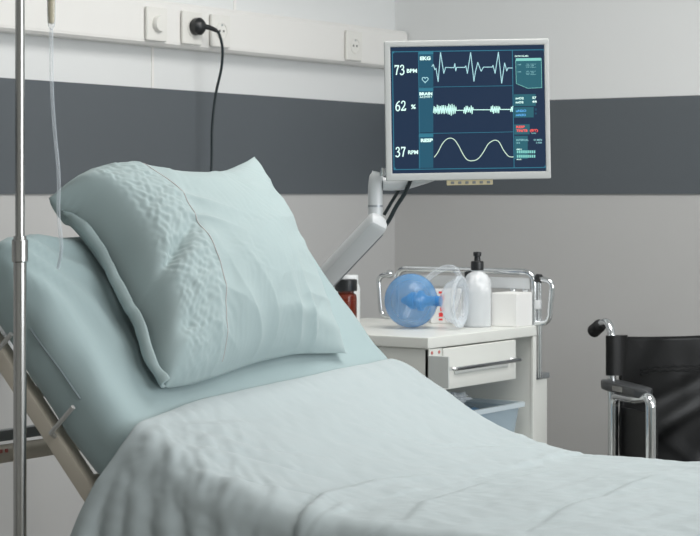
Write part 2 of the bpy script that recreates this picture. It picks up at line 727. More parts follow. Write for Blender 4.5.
# ------------------------------------------------------------------ fitted sheet
def sheet_wr(p, s, u, v, n):
    d = 0
    if v > .3:                                                     # long soft pulls fanning from the near head corner
        a = math.atan2(s + .05, (u + 1.05) * HW)
        rr_ = math.hypot(s + .05, (u + 1.05) * HW)
        f = max(0, 1 - rr_ / .8)
        d += .013 * f * abs(math.sin(a * 10 + 2 * fbm((p.x, p.y, 3), 3))) ** 3 * min(1, rr_ / .12)
        d += .0045 * fbm((p.x, p.y * .6, p.z), 7)
        d *= min(1, max(0, (.50 - s) / .12))
        d = min(d, .0045 if u > -.62 else .02)
    out = n * d
    if abs(u) > .93 or v < -.5:
        k = .004 * fbm((p.x * 1, p.z * 1, 5), 9) + .003 * abs(math.sin(s * 19 + 3 * fbm((p.x, p.z, 1), 4))) ** 3
        out = out + Vector((0, math.copysign(1, u) * (k + .002), 0))
        if v < 0:
            out = out + n * (.003 * abs(math.sin(s * 13)))
    return p + out


w = MB()
G = loft(stations(1.117, 3.105, 240), TH, .006, .045, 150, sheet_wr)
w.grid(G, close_v=True)
w.f.append(tuple(range(150)))
w.f.append(tuple(len(w.v) - 150 + k for k in range(150)))
sheet = tag(w.build('fitted_sheet', M['sheet'], auto=0), 'aqua fitted sheet stretched over the raised mattress of the bed', 'sheet')
# elastic hem line on the near side
w = MB()
for a, b in (((1.215, 1.04), (1.34, .918)),):
    pts = []
    for i in range(9):
        t = i / 8
        pts.append((a[0] * (1 - t) + b[0] * t, YN - .010 - .001 * math.sin(i), a[1] * (1 - t) + b[1] * t))
    w.tube(pts, .0022, 6, 3)
w.build('hem_cord', M['hem'], sheet)

# ------------------------------------------------------------------ blanket
NU, NV = 190, 210
sa = np.concatenate([[0], np.cumsum(np.hypot(np.diff(DX), np.diff(DZ)))])
s0 = np.interp(1.435, DX, sa)
s1 = np.interp(3.08, DX, sa)
S = np.linspace(s0, s1, NU)
HANGN, HANGF = .44, .22
width = HANGN + 2 * HW + HANGF
U = np.linspace(0, width, NV)            # from the near hem over the bed to the far hem
P = np.zeros((NU, NV, 3))
gapb = .014
for i, s in enumerate(S):
    for j, u in enumerate(U):
        # slanted upper hem: further down the bed on the far side
        x = float(np.interp(s, sa, DX))
        z = float(prof_at(x))
        t = (u - HANGN)
        if t < 0:
            y, zz = YN - gapb - .01, z + t
        elif t > 2 * HW:
            y, zz = YF + gapb + .01, z - (t - 2 * HW)
        else:
            y, zz = YN + t, z + gapb + .01
        P[i, j] = (x, y, zz)
rest = np.stack(np.meshgrid(S * 1.012, U * 1.022, indexing='ij'), -1)
rest = np.concatenate([rest, np.zeros(rest.shape[:2] + (1,))], -1).reshape(-1, 3)
P0 = P.reshape(-1, 3).copy()
nz = np.array([[noise.noise(Vector(p) * 5) * .006 + noise.noise(Vector(p) * 14 + Vector((7, 1, 2))) * .004, ] for p in P0])[:, 0]
nz2 = np.array([noise.noise(Vector((p[0] * 9, p[1] * 2, 4.0))) for p in P0])
hang = (P0[:, 1] < YN) | (P0[:, 1] > YF)
P0[:, 2] += np.where(hang, 0, np.abs(nz) * 1.5)
P0[:, 1] += np.where(hang, np.sign(P0[:, 1] - YC) * np.abs(nz2) * .03, 0)
sets = edges_of_grid(NU, NV)
ids = np.arange(NU * NV).reshape(NU, NV)
pin = np.concatenate([ids[0, ::1], ids[-1, :]])
topmask = np.zeros(NU * NV, bool)
topmask[ids[:4, :].ravel()] = True
topmask[ids[-2:, :].ravel()] = True
Pstart = P0.copy()


def bl_col(Q):
    Q = bed_push(Q, gapb)
    Q[topmask, 0] = Pstart[topmask, 0]
    return Q


grav = np.array([0, 0, -.00008])
P1 = pbd(P0, rest, 110, 4, sets, bl_col, lambda p: grav, damp=.9)
P1 = P1.reshape(NU, NV, 3)


def polydist(px, py, pts):
    """signed distance to a polyline and position along it (0..1)"""
    best = None
    n = len(pts) - 1
    for k, (a, b) in enumerate(zip(pts[:-1], pts[1:])):
        dx, dy = b[0] - a[0], b[1] - a[1]
        t = max(0, min(1, ((px - a[0]) * dx + (py - a[1]) * dy) / (dx * dx + dy * dy)))
        qx, qy = a[0] + dx * t - px, a[1] + dy * t - py
        d = math.hypot(qx, qy)
        if best is None or d < best[0]:
            sg = 1 if dx * qy - dy * qx > 0 else -1
            best = (d, sg, (k + t) / n)
    return best[0] * best[1], best[2]


CREASE = [([(1.90, -3.22), (1.839, -3.10), (1.775, -2.92), (1.768, -2.75), (1.804, -2.60)], .015, .012),
          ([(1.72, -2.30), (1.80, -2.20), (1.875, -2.17)], .009, .008),
          ([(2.22, -3.0), (2.17, -2.80), (2.147, -2.5), (2.148, -2.17)], .006, .010),
          ([(2.02, -3.05), (1.93, -2.85), (1.90, -2.6), (1.93, -2.35)], .005, .014),
          ([(1.52, -3.03), (1.60, -2.93), (1.72, -2.83)], .006, .012),
          ([(1.50, -2.96), (1.60, -2.86), (1.66, -2.74)], .004, .010),
          ([(1.55, -3.07), (1.68, -3.02), (1.80, -2.93)], .007, .012),
          ([(1.56, -2.55), (1.70, -2.40), (1.78, -2.20)], .004, .016),
          ([(1.46, -2.99), (1.50, -2.90), (1.51, -2.80)], .004, .008)]
dU = np.gradient(P1, axis=0)
dV = np.gradient(P1, axis=1)
NB = np.cross(dU, dV)
NB /= np.linalg.norm(NB, axis=2, keepdims=True) + 1e-9
if NB[NU // 2, NV // 2, 2] < 0:
    NB = -NB
P2 = P1.copy()
for i in range(NU):
    a = S[i] - s0
    for j in range(NV):
        b = U[j] - HANGN
        x, y, z = P1[i, j]
        d = 0
        drop = float(np.interp(x, DX, DZ)) - z
        if y < YN - .004 and drop > 0:
            b = -drop
        elif y < YC:
            b = y - YN + .004
        top = 1 if 0 <= b <= 2 * HW else 0
        yy = y if top else (YN + b if b < 0 else YF + b - 2 * HW)
        near = max(0, 1 - math.hypot(a - .10, (b - .03) * (1 if b > 0 else 1.6)) / .30)
        if b > -.25:
            for pts, h, wd in CREASE:
                q, t = polydist(x, yy, pts)
                if -.03 < q < .14:
                    k = math.sin(PI * min(1, max(0, t))) ** .6
                    d += k * h * (min(1, max(0, q / .007)) * math.exp(-max(0, q) / (wd * 3.2)) - .8 * math.exp(-((q + .003) / .006) ** 2))
        p = Vector((x, yy, 0))
        d += .006 * noise.noise(p * 6) + .0022 * (1 - abs(noise.noise(p * 15)) * 2.5) + .0014 * (1 - abs(noise.noise(Vector((x * 34, yy * 52, 3)))) * 2.5)
        # crumpled shoulder beside the near corner
        r_ = noise.noise(Vector((x * 15 + yy * 20, x * 7 - yy * 6, 2)))
        d += near * .010 * (.6 - min(.8, abs(r_) * 3.0))
        r_ = noise.noise(Vector((x * 36 + yy * 34, x * 16 - yy * 14, 7)))
        d += near * .008 * (.6 - min(.8, abs(r_) * 3.0))
        if b < 0:                                           # hanging side: vertical folds that deepen downwards
            hgt = min(1, -b / .3)
            f = math.sin(x * 30 + 2.5 * noise.noise((x * 3, 0, 1)))
            d += .012 * hgt * (f * .5 + .5) ** 1.5 + .003 * noise.noise((x * 20, b * 5, 3))
        # the cover stands off the bend of the mattress on the far side
        d += .011 * math.exp(-((x - 1.50) / .09) ** 2) * min(1, max(0, (yy + 2.6) / .4))
        # hem end rises a little: loose cover
        d += .010 * math.exp(-((x - 2.22) / .20) ** 2) * min(1, max(0, (yy + 2.9) / .5))
        k_edge = min(1, a / .03 + .25)
        v = NB[i, j] * d * k_edge
        P2[i, j] += v
        sk = math.exp(-a / .45)
        hem_s = -.045 * min(1, max(0, b) / (2 * HW)) * math.exp(-a / .2)
        P2[i, j, 0] += hem_s + .02 * math.exp(-a / .12) * math.exp(-((b - .02) / .12) ** 2)
        P2[i, j, 2] -= .016 * math.exp(-a / .12) * math.exp(-((b - .02) / .12) ** 2)
        P2[i, j, 2] += -hem_s * 1.02 * min(1, max(0, (1.5 - x) / .1)) + -hem_s * .5 * (1 - min(1, max(0, (1.5 - x) / .1)))
        if b < 0:
            h_ = min(1.5, -b / .2)
            P2[i, j, 0] -= .055 * min(1, h_) * sk
            P2[i, j, 1] -= (.022 * min(1, -b / .09) + .035 * h_) * sk
P2 = bed_push(P2.reshape(-1, 3), .0125).reshape(NU, NV, 3)
P1 = P2
w = MB()
w.grid([[Vector(P1[i, j]) for j in range(NV)] for i in range(NU)])
bl = w.build('blanket', M['blanket'], auto=0)
so = bl.modifiers.new('thickness', 'SOLIDIFY')
so.thickness = .004
so.offset = 1
su = bl.modifiers.new('soft', 'SUBSURF')
su.levels = su.render_levels = 1
tag(bl, 'pale blue cotton cover spread over the lower part of the bed', 'blanket')

# ------------------------------------------------------------------ pillow
nrm = Vector((.738, 0, .675)).normalized()
tan = Vector((.675, 0, -.738)).normalized()
ORG = Vector((1.127, 0, 1.205))


def pl(yv, v, off):
    return ORG + tan * v + Vector((0, yv, 0)) + nrm * off


# outline of the pillow: (Y, distance down the slope, height off the sheet)
LEFT = [(-2.903, -.072, .036), (-2.868, -.013, .03), (-2.856, .078, .03), (-2.874, .175, .03), (-2.884, .25, .03), (-2.915, .333, .03), (-2.912, .392, .024)]
TOP = [(-2.903, -.072, .036), (-2.775, -.104, .055), (-2.556, -.096, .05), (-2.359, -.118, .05), (-2.160, -.185, .05)]
RIGHT = [(-2.160, -.185, .05), (-2.205, -.076, .045), (-2.235, .04, .04), (-2.262, .151, .035), (-2.282, .262, .03), (-2.293, .362, .02)]
BOTTOM = [(-2.912, .392, .024), (-2.836, .388, .02), (-2.737, .376, .02), (-2.644, .362, .02), (-2.534, .350, .02), (-2.435, .350, .02), (-2.293, .362, .02)]
NP = 96
uu = np.linspace(0, 1, NP)


def curve(pts, t):
    P_ = [Vector(p) for p in pts]
    x = t * (len(P_) - 1)
    k = min(int(x), len(P_) - 2)
    t = x - k
    p0, p1, p2, p3 = P_[max(k - 1, 0)], P_[k], P_[k + 1], P_[min(k + 2, len(P_) - 1)]
    return .5 * ((2 * p1) + (p2 - p0) * t + (2 * p0 - 5 * p1 + 4 * p2 - p3) * t * t + (3 * p1 - p0 - 3 * p2 + p3) * t ** 3)


cTL, cTR, cBL, cBR = Vector(TOP[0]), Vector(TOP[-1]), Vector(BOTTOM[0]), Vector(BOTTOM[-1])


def pillow_mid(u, v):
    c = (curve(LEFT, v) * (1 - u) + curve(RIGHT, v) * u + curve(TOP, u) * (1 - v) + curve(BOTTOM, u) * v
         - (cTL * (1 - u) * (1 - v) + cTR * u * (1 - v) + cBL * (1 - u) * v + cBR * u * v))
    c.z += .03 * math.sin(PI * u) * math.sin(PI * v)
    return c


front = np.zeros((NP, NP, 3))
backs = np.zeros((NP, NP, 3))
for i, u in enumerate(uu):
    for j, v in enumerate(uu):
        c = pillow_mid(u, v)
        eu = 1 - abs(2 * u - 1) ** (8.0 if u < .5 else 2.6)
        ev = 1 - abs(2 * v - 1) ** ((5.5 * max(0, 1 - 1.6 * u) + 2.3 * min(1, 1.6 * u)) if v < .5 else 2.8)
        e = max(0, eu * ev)
        hgt = .112 * e ** .62 * (1 + .22 * math.exp(-((u - .06) / .07) ** 2 - ((v - .05) / .2) ** 2))
        lo = .10 * e ** .6
        # long soft hollows and the crease across the embroidered border
        q = (v - (.60 - .55 * u))
        hgt -= .022 * math.exp(-(q / .035) ** 2) * math.exp(-((u - .17) / .10) ** 2)
        hgt += .008 * math.exp(-((q - .08) / .05) ** 2) * math.exp(-((u - .17) / .12) ** 2)
        hgt -= .012 * math.exp(-((v - .82 + .1 * u) / .05) ** 2) * math.exp(-((u - .14) / .08) ** 2)
        hgt += e * .006 * noise.noise((u * 3, v * 3, 4))
        front[i, j] = pl(c[0], c[1], c[2] + hgt)
        backs[i, j] = pl(c[0], c[1], c[2] - lo * (.55 if c[1] < 0.02 else .5))
both = np.concatenate([front.reshape(-1, 3), backs.reshape(-1, 3)])
# the case is cut slightly larger than the filling, so that it creases
fld = np.array([1.0 + .022 * noise.noise(Vector(p) * 9) for p in both])[:, None]
cen = both.mean(axis=0)
restP = cen + (both - cen) * (1.012 + (fld - 1))
s1_ = edges_of_grid(NP, NP)
setsP = [(np.concatenate([a, a + NP * NP]), np.concatenate([b, b + NP * NP])) for a, b in s1_]
gi = np.arange(NP * NP).reshape(NP, NP)
border = np.unique(np.concatenate([gi[0], gi[-1], gi[:, 0], gi[:, -1]]))
Nf = NP * NP
rng = np.random.RandomState(3)
tgt = both.copy()
nvec_ = np.array(nrm)


def pil_col(Q):
    m_ = (Q[border] + Q[border + Nf]) / 2
    Q[border] = m_
    Q[border + Nf] = m_
    X = Q[:, 0]
    d = (Q - np.array(ORG)) @ nvec_
    v_ = (Q - np.array(ORG)) @ np.array(tan)
    push = np.where((d < .016) & (v_ > -.02), .016 - d, 0)
    Q = Q + push[:, None] * nvec_[None, :]
    return Q


def pil_force(Pc):
    out = np.zeros_like(Pc)
    for k, sg in ((0, 1), (1, -1)):
        g = Pc[k * Nf:(k + 1) * Nf].reshape(NP, NP, 3)
        du = np.gradient(g, axis=0)
        dv = np.gradient(g, axis=1)
        n_ = np.cross(dv, du)
        n_ /= (np.linalg.norm(n_, axis=2, keepdims=True) + 1e-9)
        out[k * Nf:(k + 1) * Nf] = (n_ * sg * .00035).reshape(-1, 3)
    return out


# check pressure direction on the front face
g = front
n_ = np.cross(g[NP // 2, NP // 2 + 1] - g[NP // 2, NP // 2], g[NP // 2 + 1, NP // 2] - g[NP // 2, NP // 2])
PSGN = 1 if n_ @ nvec_ > 0 else -1
both0 = both + rng.randn(*both.shape) * .0001
pf = pil_force
res = pbd(both0, restP, 60, 3, setsP, pil_col, lambda p: pf(p) * PSGN * .5, damp=.8, target=tgt, tw=.10)
# embroidered band: little puckers on the left third of the front
fr = res[:Nf].reshape(NP, NP, 3)
bk = res[Nf:].reshape(NP, NP, 3)


def up2(A):
    n = A.shape[0]
    xs = np.linspace(0, n - 1, 2 * n - 1)
    i0 = np.minimum(xs.astype(int), n - 2)
    t = (xs - i0)[:, None, None]
    A = A[i0] * (1 - t) + A[i0 + 1] * t
    A = A.transpose(1, 0, 2)
    i0 = np.minimum(xs.astype(int), n - 2)
    A = A[i0] * (1 - t) + A[i0 + 1] * t
    return A.transpose(1, 0, 2)


def smooth_(A, k):
    for _ in range(k):
        B = A.copy()
        B[1:-1, 1:-1] = (A[1:-1, 1:-1] * 2 + A[:-2, 1:-1] + A[2:, 1:-1] + A[1:-1, :-2] + A[1:-1, 2:]) / 6
        A = B
    return A


fr = smooth_(up2(fr), 3)
bk = smooth_(up2(bk), 1)
N2 = fr.shape[0]
SEAM = .30
for i in range(N2):
    for j in range(N2):
        u, v = i / (N2 - 1), j / (N2 - 1)
        seam = SEAM + .0 * v
        # puckers gathered at the seams, long soft folds towards the corners
        e = max(0, (1 - abs(2 * u - 1) ** 6) * (1 - abs(2 * v - 1) ** 6))
        n1, n2 = noise.noise((u * 5, v * 2, 0)), noise.noise((v * 5, u * 2, 6))
        rg = lambda t: 1 - 2 * abs(math.sin(t)) ** .8
        D = .015 * math.exp(-(1 - v) / .15) * rg((u + (1 - v) * .35) * 21 + 3.4 * n1) * min(1, max(0, u - .12) / .2) * (.4 + noise.noise((u * 4, 1, 1)) + .4)
        D += .0035 * math.exp(-v / .16) * rg((u * .8 + v) * 15 + 3 * n1)
        D += .0045 * math.exp(-(1 - u) / .14) * rg((v * 1.0 + u * .5) * 15 + 3 * n2)
        D += .004 * math.exp(-abs(u - seam - .05) / .10) * rg((v * 1.2 - u) * 12 + 2.5 * n2)
        fx = u * .55 + v * .9 + .10 * noise.noise((u * 3, v * 3, 9))
        D += .0045 * noise.noise((fx * 9, (u - v) * 2.0, 3)) + .0022 * noise.noise((u * 14, v * 9, 1))
        D += .010 * math.exp(-((v - .86 - .10 * (u - .6)) / .035) ** 2) * math.exp(-((u - .78) / .2) ** 2)
        fr[i, j] += nvec_ * D * e ** .5
        if .07 < u < seam and .02 < v < .98:
            k = min(1, (u - .07) / .04, (seam - u) / .015) * min(1, v / .05, (1 - v) / .05)
            d = .0012 * math.sin(u * 190 + 3.5 * noise.noise((u * 12, v * 12, 0))) * math.sin(
                v * 150 + 3.5 * noise.noise((u * 10, v * 10, 5)))
            d += .0036 * noise.noise((u * 44, v * 36, 2)) + .002 * noise.noise((u * 20, v * 16, 4))
            fr[i, j] += nvec_ * d * k
w = MB()
vs = [Vector(fr[i, j]) for i in range(N2) for j in range(N2)] + [Vector(bk[i, j]) for i in range(N2) for j in range(N2)]
fs = []
for i in range(N2 - 1):
    for j in range(N2 - 1):
        a = i * N2 + j
        fs.append((a, a + N2, a + N2 + 1, a + 1))
        b = N2 * N2 + a
        fs.append((b, b + 1, b + N2 + 1, b + N2))
w.add(vs, fs)
pil = w.build('pillow', M['pillow'], auto=0)
tag(pil, 'plump aqua pillow with puckered embroidered border, leaning on the raised backrest', 'pillow')
w = MB()
i = int(SEAM * (N2 - 1))
pts = [Vector(fr[i, j]) + nrm * .0006 for j in range(4, N2 - 4, 3)]
w.tube(pts, .0011, 6)
w.build('border_seam', M['pink'], pil)
# open hem of the pillowcase along the left edge
hem = []
for k in range(81):
    t = k / 80
    t2 = .10 + .90 * t
    base = Vector(fr[0, int(t2 * (N2 - 1))])
    row = []
    grow_ = min(1, t / .15)
    for q in range(13):
        a = q / 12
        ang = a * 2.6
        wd_ = (.017 + .006 * noise.noise((t * 5, 0, 3))) * grow_
        d = -wd_ * math.sin(ang) * (1 + .25 * noise.noise((t * 7, a, 8)))
        off = wd_ * .8 * (1 - math.cos(ang)) + .003 * noise.noise((t * 14, a * 2, 1))
        pt = base + Vector((0, d - .003, 0)) + nrm * off + tan * (.004 * a * noise.noise((t * 9, 2, 2)))
        dd = (pt - ORG).dot(nrm)
        if dd < .016 and (pt - ORG).dot(tan) > -.05:
            pt = pt + nrm * (.016 - dd)
        row.append(pt)
    hem.append(row)
hm = MB().grid(hem).build('pillowcase_hem', M['pillow'], pil, auto=0)
so = hm.modifiers.new('thickness', 'SOLIDIFY')
so.thickness = .006
so.offset = 0

# ------------------------------------------------------------------ drip stand in front of the bed
iv = thing('drip_stand', 'tall chrome drip stand in front of the bed head', 'stand', (1.293, -3.177, 0))
MB().tube([(0, 0, .09), (0, 0, 1.215)], .0118, 20).build('lower_pole', M['steel'], iv)
MB().tube([(0, 0, 1.2), (0, 0, 2.0)], .0085, 20).build('upper_pole', M['steel'], iv)
MB().lathe([(.0119, 1.168), (.0145, 1.170), (.0145, 1.206), (.0135, 1.209), (.0086, 1.21)], 24).build('clamp_collar', M['grey'] if 0 else M['steel'], iv)
MB().lathe([(.0, .07), (.03, .07), (.03, .11), (.014, .13), (0, .13)], 24).build('hub', M['black'], iv)
for k in range(5):
    a = k * 2 * PI / 5 + .3
    ca, sa_ = math.cos(a), math.sin(a)
    lg = MB().tube([(ca * .02, sa_ * .02, .095), (ca * .14, sa_ * .14, .085), (ca * .24, sa_ * .24, .062)], .011, 10, 4).build(
        'leg', M['steel'], iv)
    m4 = Matrix.Translation((ca * .24, sa_ * .24, .026)) @ Matrix.Rotation(a, 4, 'Z') @ Matrix.Rotation(PI / 2, 4, 'X')
    MB().lathe([(0, -.01), (.022, -.01), (.025, -.006), (.025, .006), (.022, .01), (0, .01)], 20, m4).build('caster_wheel', M['rubber'], lg)
for a in (YAW, YAW + PI):
    ca, sa_ = math.cos(a), math.sin(a)
    MB().tube([(0, 0, 1.98), (ca * .03, sa_ * .03, 1.985), (ca * .06, sa_ * .06, 1.972), (ca * .08, sa_ * .08, 1.978), (ca * .085, sa_ * .085, 1.998)],
              .003, 8, 5).build('hook', M['chrome'], iv)

# infusion set hanging from the hook
ca, sa_ = math.cos(YAW), math.sin(YAW)
dr = thing('infusion_line', 'clear drip chamber and thin tube hanging beside the chrome stand', 'tube',
           (1.293 + ca * .056, -3.177 + sa_ * .056, 1.655))


def bag_prof(t):
    return .045 * math.sin(PI * min(1, .12 + t * .88)) ** .4


w = MB()
G = []
for i in range(17):
    t = i / 16
    z = .04 + t * .27
    hw_ = .036 * (1 - (2 * t - 1) ** 6) ** .5 + .004
    th_ = .016 * (1 - abs(2 * t - 1) ** 3) + .002
    G.append([Vector((hw_ * math.cos(2 * PI * k / 24) * ca - th_ * math.sin(2 * PI * k / 24) * sa_,
                      hw_ * math.cos(2 * PI * k / 24) * sa_ + th_ * math.sin(2 * PI * k / 24) * ca, z)) for k in range(24)])
w.grid(G, close_v=True)
w.build('fluid_bag', M['gel'], dr)
MB().lathe([(.002, .0), (.0085, .002), (.0085, .04), (.005, .05)], 20).build('bag_port', M['whiteplastic'], dr)
MB().lathe([(.002, -.072), (.006, -.066), (.0075, -.055), (.008, -.02), (.0085, -.002), (.004, .0)], 20).build('drip_chamber', M['clearp'], dr)
MB().lathe([(.0, -.062), (.0055, -.06), (.0065, -.03), (.0065, -.008), (.0, -.007)], 16).build('filter', M['cream'], dr)
w = MB()
w.tube([(0, 0, -.07), (.001, 0, -.17), (.005, .003, -.25), (.012, .006, -.33), (.006, .012, -.40), (-.004, .03, -.46), (-.045, .065, -.50)],
       .0032, 8, 8)
w.build('drip_tube', M['clearp'], dr)

# ------------------------------------------------------------------ monitor on its arm
MC = Vector((1.4033, -1.8225, 1.4858))
mon = thing('patient_monitor', 'pale grey flat patient monitor showing heart, brain and breathing traces', 'monitor', MC)
mon.rotation_euler = (0, math.radians(-.93), YAW)
mon.rotation_euler = (Matrix.Rotation(YAW, 4, 'Z') @ Matrix.Rotation(math.radians(-.93), 4, 'Y')).to_euler()
mw, mh = .1918, .163
w = MB()
# housing ring with a recessed front
bz = .0145
w.box(-mw, 0, mh - bz, mw, .03, mh, .003)
w.box(-mw, 0, -mh, mw, .03, -mh + .0175, .003)
w.box(-mw, 0, -mh + .01, -mw + bz, .03, mh - .01, .003)
w.box(mw - bz + .003, 0, -mh + .01, mw, .03, mh - .01, .003)
w.build('bezel', M['bezel'], mon)
w = MB()
w.box(-mw + .004, .012, -mh + .004, mw - .004, .036, mh - .004, .004)
w.box(-.12, .034, -.1, .12, .055, .1, .008)
w.build('back_shell', M['bezel'], mon)
scr = MB().box(-mw + .01, .004, -mh + .012, mw - .008, .012, mh - .012).build('screen', S_BG, mon, smooth=False)
PXS = 4.5 / 1935
cr, sr = math.cos(math.radians(.93)), math.sin(math.radians(.93))


def sp(px, py, lay=0):
    dx, dz = (px - 467.7) * PXS, -(py - 109.8) * PXS
    return Vector((dx * cr + dz * sr, .0036 - lay * .0003, -dx * sr + dz * cr))


def ribbon(mb, pts, wd, lay):
    """flat line of width wd (photo pixels) on the screen"""
    for (a, b) in zip(pts[:-1], pts[1:]):
        p, q = Vector((a[0], a[1])), Vector((b[0], b[1]))
        d = (q - p)
        if d.length < 1e-6:
            continue
        d.normalize()
        n = Vector((-d.y, d.x)) * wd / 2
        e = d * wd * .25
        mb.add([sp(*(p - e + n), lay), sp(*(q + e + n), lay), sp(*(q + e - n), lay), sp(*(p - e - n), lay)], [(0, 1, 2, 3)])
    return mb


def poly(mb, pts, lay):
    mb.add([sp(x, y, lay) for x, y in pts], [tuple(range(len(pts)))])
    return mb


def quad(mb, x0, y0, x1, y1, lay):
    return poly(mb, [(x0, y0 - .0), (x1, y0 - (x1 - x0) * 0.0163), (x1 + .01, y1 - (x1 - x0) * .0163), (x0 + .0, y1)], lay)


w = MB()
for y0, y1 in ((53, 86.5), (88.5, 132.5), (135, 168)):
    quad(w, 419, y0, 433.5, y1, 1)
w.build('channel_column', S_COL, scr, smooth=False)
w = MB()
for y0, y1 in ((51.6, 54.2), (88, 91.2), (134, 137)):
    quad(w, 419, y0, 433.5, y1, 2)
ribbon(w, [(392.5, 51.8), (545, 49.6)], .8, 2)
ribbon(w, [(392.5, 51.8), (394.2, 169.6), (546, 167.4)], .8, 2)
ribbon(w, [(512.6, 50.5), (514.4, 168)], .7, 2)
ribbon(w, [(419, 87.2), (513, 85.6)], .5, 2)
ribbon(w, [(419.5, 133.6), (513.6, 131.8)], .5, 2)
ribbon(w, [(418.6, 52), (420, 169)], .5, 2)
for cx, cy in ((393.2, 52.4), (394.6, 168.8), (544.6, 50.4), (545.6, 166.8)):
    quad(w, cx - .8, cy - 1.2, cx + 1.2, cy + .8, 2)
w.build('grid_lines', S_HDR, scr, smooth=False)


def c1(pts):
    return [(370 + x / 3.35, 30 + y / 3.35) for x, y in pts]


ekg = c1([(208, 122), (213, 115), (218, 133), (222, 128), (229, 173), (237, 75), (248, 145), (254, 125), (282, 126), (285, 112), (288, 137),
          (291, 125), (318, 125), (322, 120), (327, 145), (338, 75), (349, 172), (354, 140), (362, 108), (373, 138), (381, 124), (410, 124),
          (413, 118), (420, 145), (431, 74), (442, 178), (452, 110), (459, 137), (463, 127), (478, 127)])
ribbon(MB(), ekg, .75, 3).build('heart_trace', S_WAVE, scr, smooth=False)
random.seed(3)
br = []
x = 213.0
segs = [(213, 290, 15, 267), (290, 315, 0, 269), (315, 347, 13, 267), (347, 405, 0, 267), (405, 437, 13, 266), (437, 472, 0, 266), (472, 481, 11, 264)]
for a, b, amp, yc in segs:
    if amp == 0:
        br += [(a, yc), (b, yc)]
        continue
    x, s = a, 1
    while x < b:
        k = amp * random.uniform(.55, 1.05)
        if 262 < x < 280 and a == 213:
            k = amp * random.uniform(.9, 1.3)
        br.append((x, yc + s * k))
        s = -s
        x += random.uniform(2.0, 3.4)
ribbon(MB(), c1(br), .8, 3).build('brain_trace', S_BRAIN, scr, smooth=False)
rs = catmull([Vector((x, y, 0)) for x, y in
              [(216, 426), (228, 410), (242, 383), (256, 367), (270, 362), (284, 368), (298, 388), (312, 415), (326, 434), (342, 438), (362, 432),
               (380, 410), (396, 383), (410, 372), (422, 369), (434, 376), (448, 402), (462, 420), (472, 425), (481, 425)]], 4)
ribbon(MB(), c1([(p.x, p.y) for p in rs]), .75, 3).build('breathing_trace', S_RESP, scr, smooth=False)
# heart icon
hp = [(16 * math.sin(t) ** 3, -(13 * math.cos(t) - 5 * math.cos(2 * t) - 2 * math.cos(3 * t) - math.cos(4 * t))) for t in
      [2 * PI * k / 28 for k in range(29)]]
ribbon(MB(), [(425.4 + x * .19, 79.6 + y * .19) for x, y in hp], .7, 3).build('heart_icon', S_WAVE, scr, smooth=False)


# serif numerals drawn with thick and thin strokes on a 10 x 14 field
def numeral(mb, ch, ox, oy, sx=.42, sy=.68, lay=3):
    T, K = .55, 1.35
    strokes = {
        '7': [([(0.6, 3.2), (1.0, .6)], T), ([(.8, .7), (9.4, .7)], K), ([(9.4, .7), (6.0, 7), (4.2, 13.8)], 1.15)],
        '3': [([(1, 3), (2, 1.2), (4.6, .2), (7.4, 1.0), (8.2, 3.4), (7, 5.6), (4.2, 6.6)], 1.0),
              ([(4.2, 6.6), (7.6, 7.4), (9.0, 9.6), (8.2, 12.2), (5, 13.9), (2, 13.6), (.6, 12.4)], 1.15)],
        '6': [([(8.8, .2), (5, 1.8), (2, 5), (.9, 9), (2, 12.6), (5, 13.9), (8, 12.6), (9.2, 9.8), (8, 7), (5.2, 6), (2, 7.2)], 1.1)],
        '2': [([(.8, 3.4), (2, 1.0), (4.8, .1), (7.6, 1.2), (8.4, 3.8), (7, 7), (.6, 13.4)], 1.05), ([(.6, 13.3), (9.0, 13.3), (9.8, 11.2)], K)],
    }
    for pts, wd in strokes[ch]:
        q = [(ox + x * sx, oy + y * sy) for x, y in pts]
        if len(q) > 3:
            q = [(v.x, v.y) for v in catmull([Vector((a, b, 0)) for a, b in q], 4)]
        ribbon(mb, q, wd, lay)


w = MB()
numeral(w, '7', 394.8, 65.2); numeral(w, '3', 400.3, 65.0)
w.build('heart_rate_number', S_TXT, scr, smooth=False)
w = MB()
numeral(w, '6', 395.8, 101.2, .44); numeral(w, '2', 401.4, 101.0, .44)
w.build('brain_number', S_TXT, scr, smooth=False)
w = MB()
numeral(w, '3', 395.9, 147.2); numeral(w, '7', 401.3, 147.0)
w.build('breathing_number', S_TXT, scr, smooth=False)


def text(s, px, py, wpx, hpx, m, name, bold=.02, lay=3):
    """screen lettering: px,py = lower-left corner, wpx x hpx = size in photo pixels"""
    cu = bpy.data.curves.new(name, 'FONT')
    cu.body = s
    cu.size = 1
    cu.offset = bold
    cu.resolution_u = 2
    tmp = bpy.data.objects.new('tmp', cu)
    COL.objects.link(tmp)
    dg = bpy.context.evaluated_depsgraph_get()
    me = bpy.data.meshes.new_from_object(tmp.evaluated_get(dg))
    bpy.data.objects.remove(tmp)
    xs = [v.co.x for v in me.vertices]
    ys = [v.co.y for v in me.vertices]
    x0, x1, y0, y1 = min(xs), max(xs), min(ys), max(ys)
    for v in me.vertices:
        a = px + (v.co.x - x0) / (x1 - x0) * wpx
        b = py - (v.co.y - y0) / (y1 - y0) * hpx - (a - px) * .0163
        v.co = sp(a, b, lay)
    me.materials.append(m)
    o = bpy.data.objects.new(name, me)
    COL.objects.link(o)
    o.parent = scr
    return o


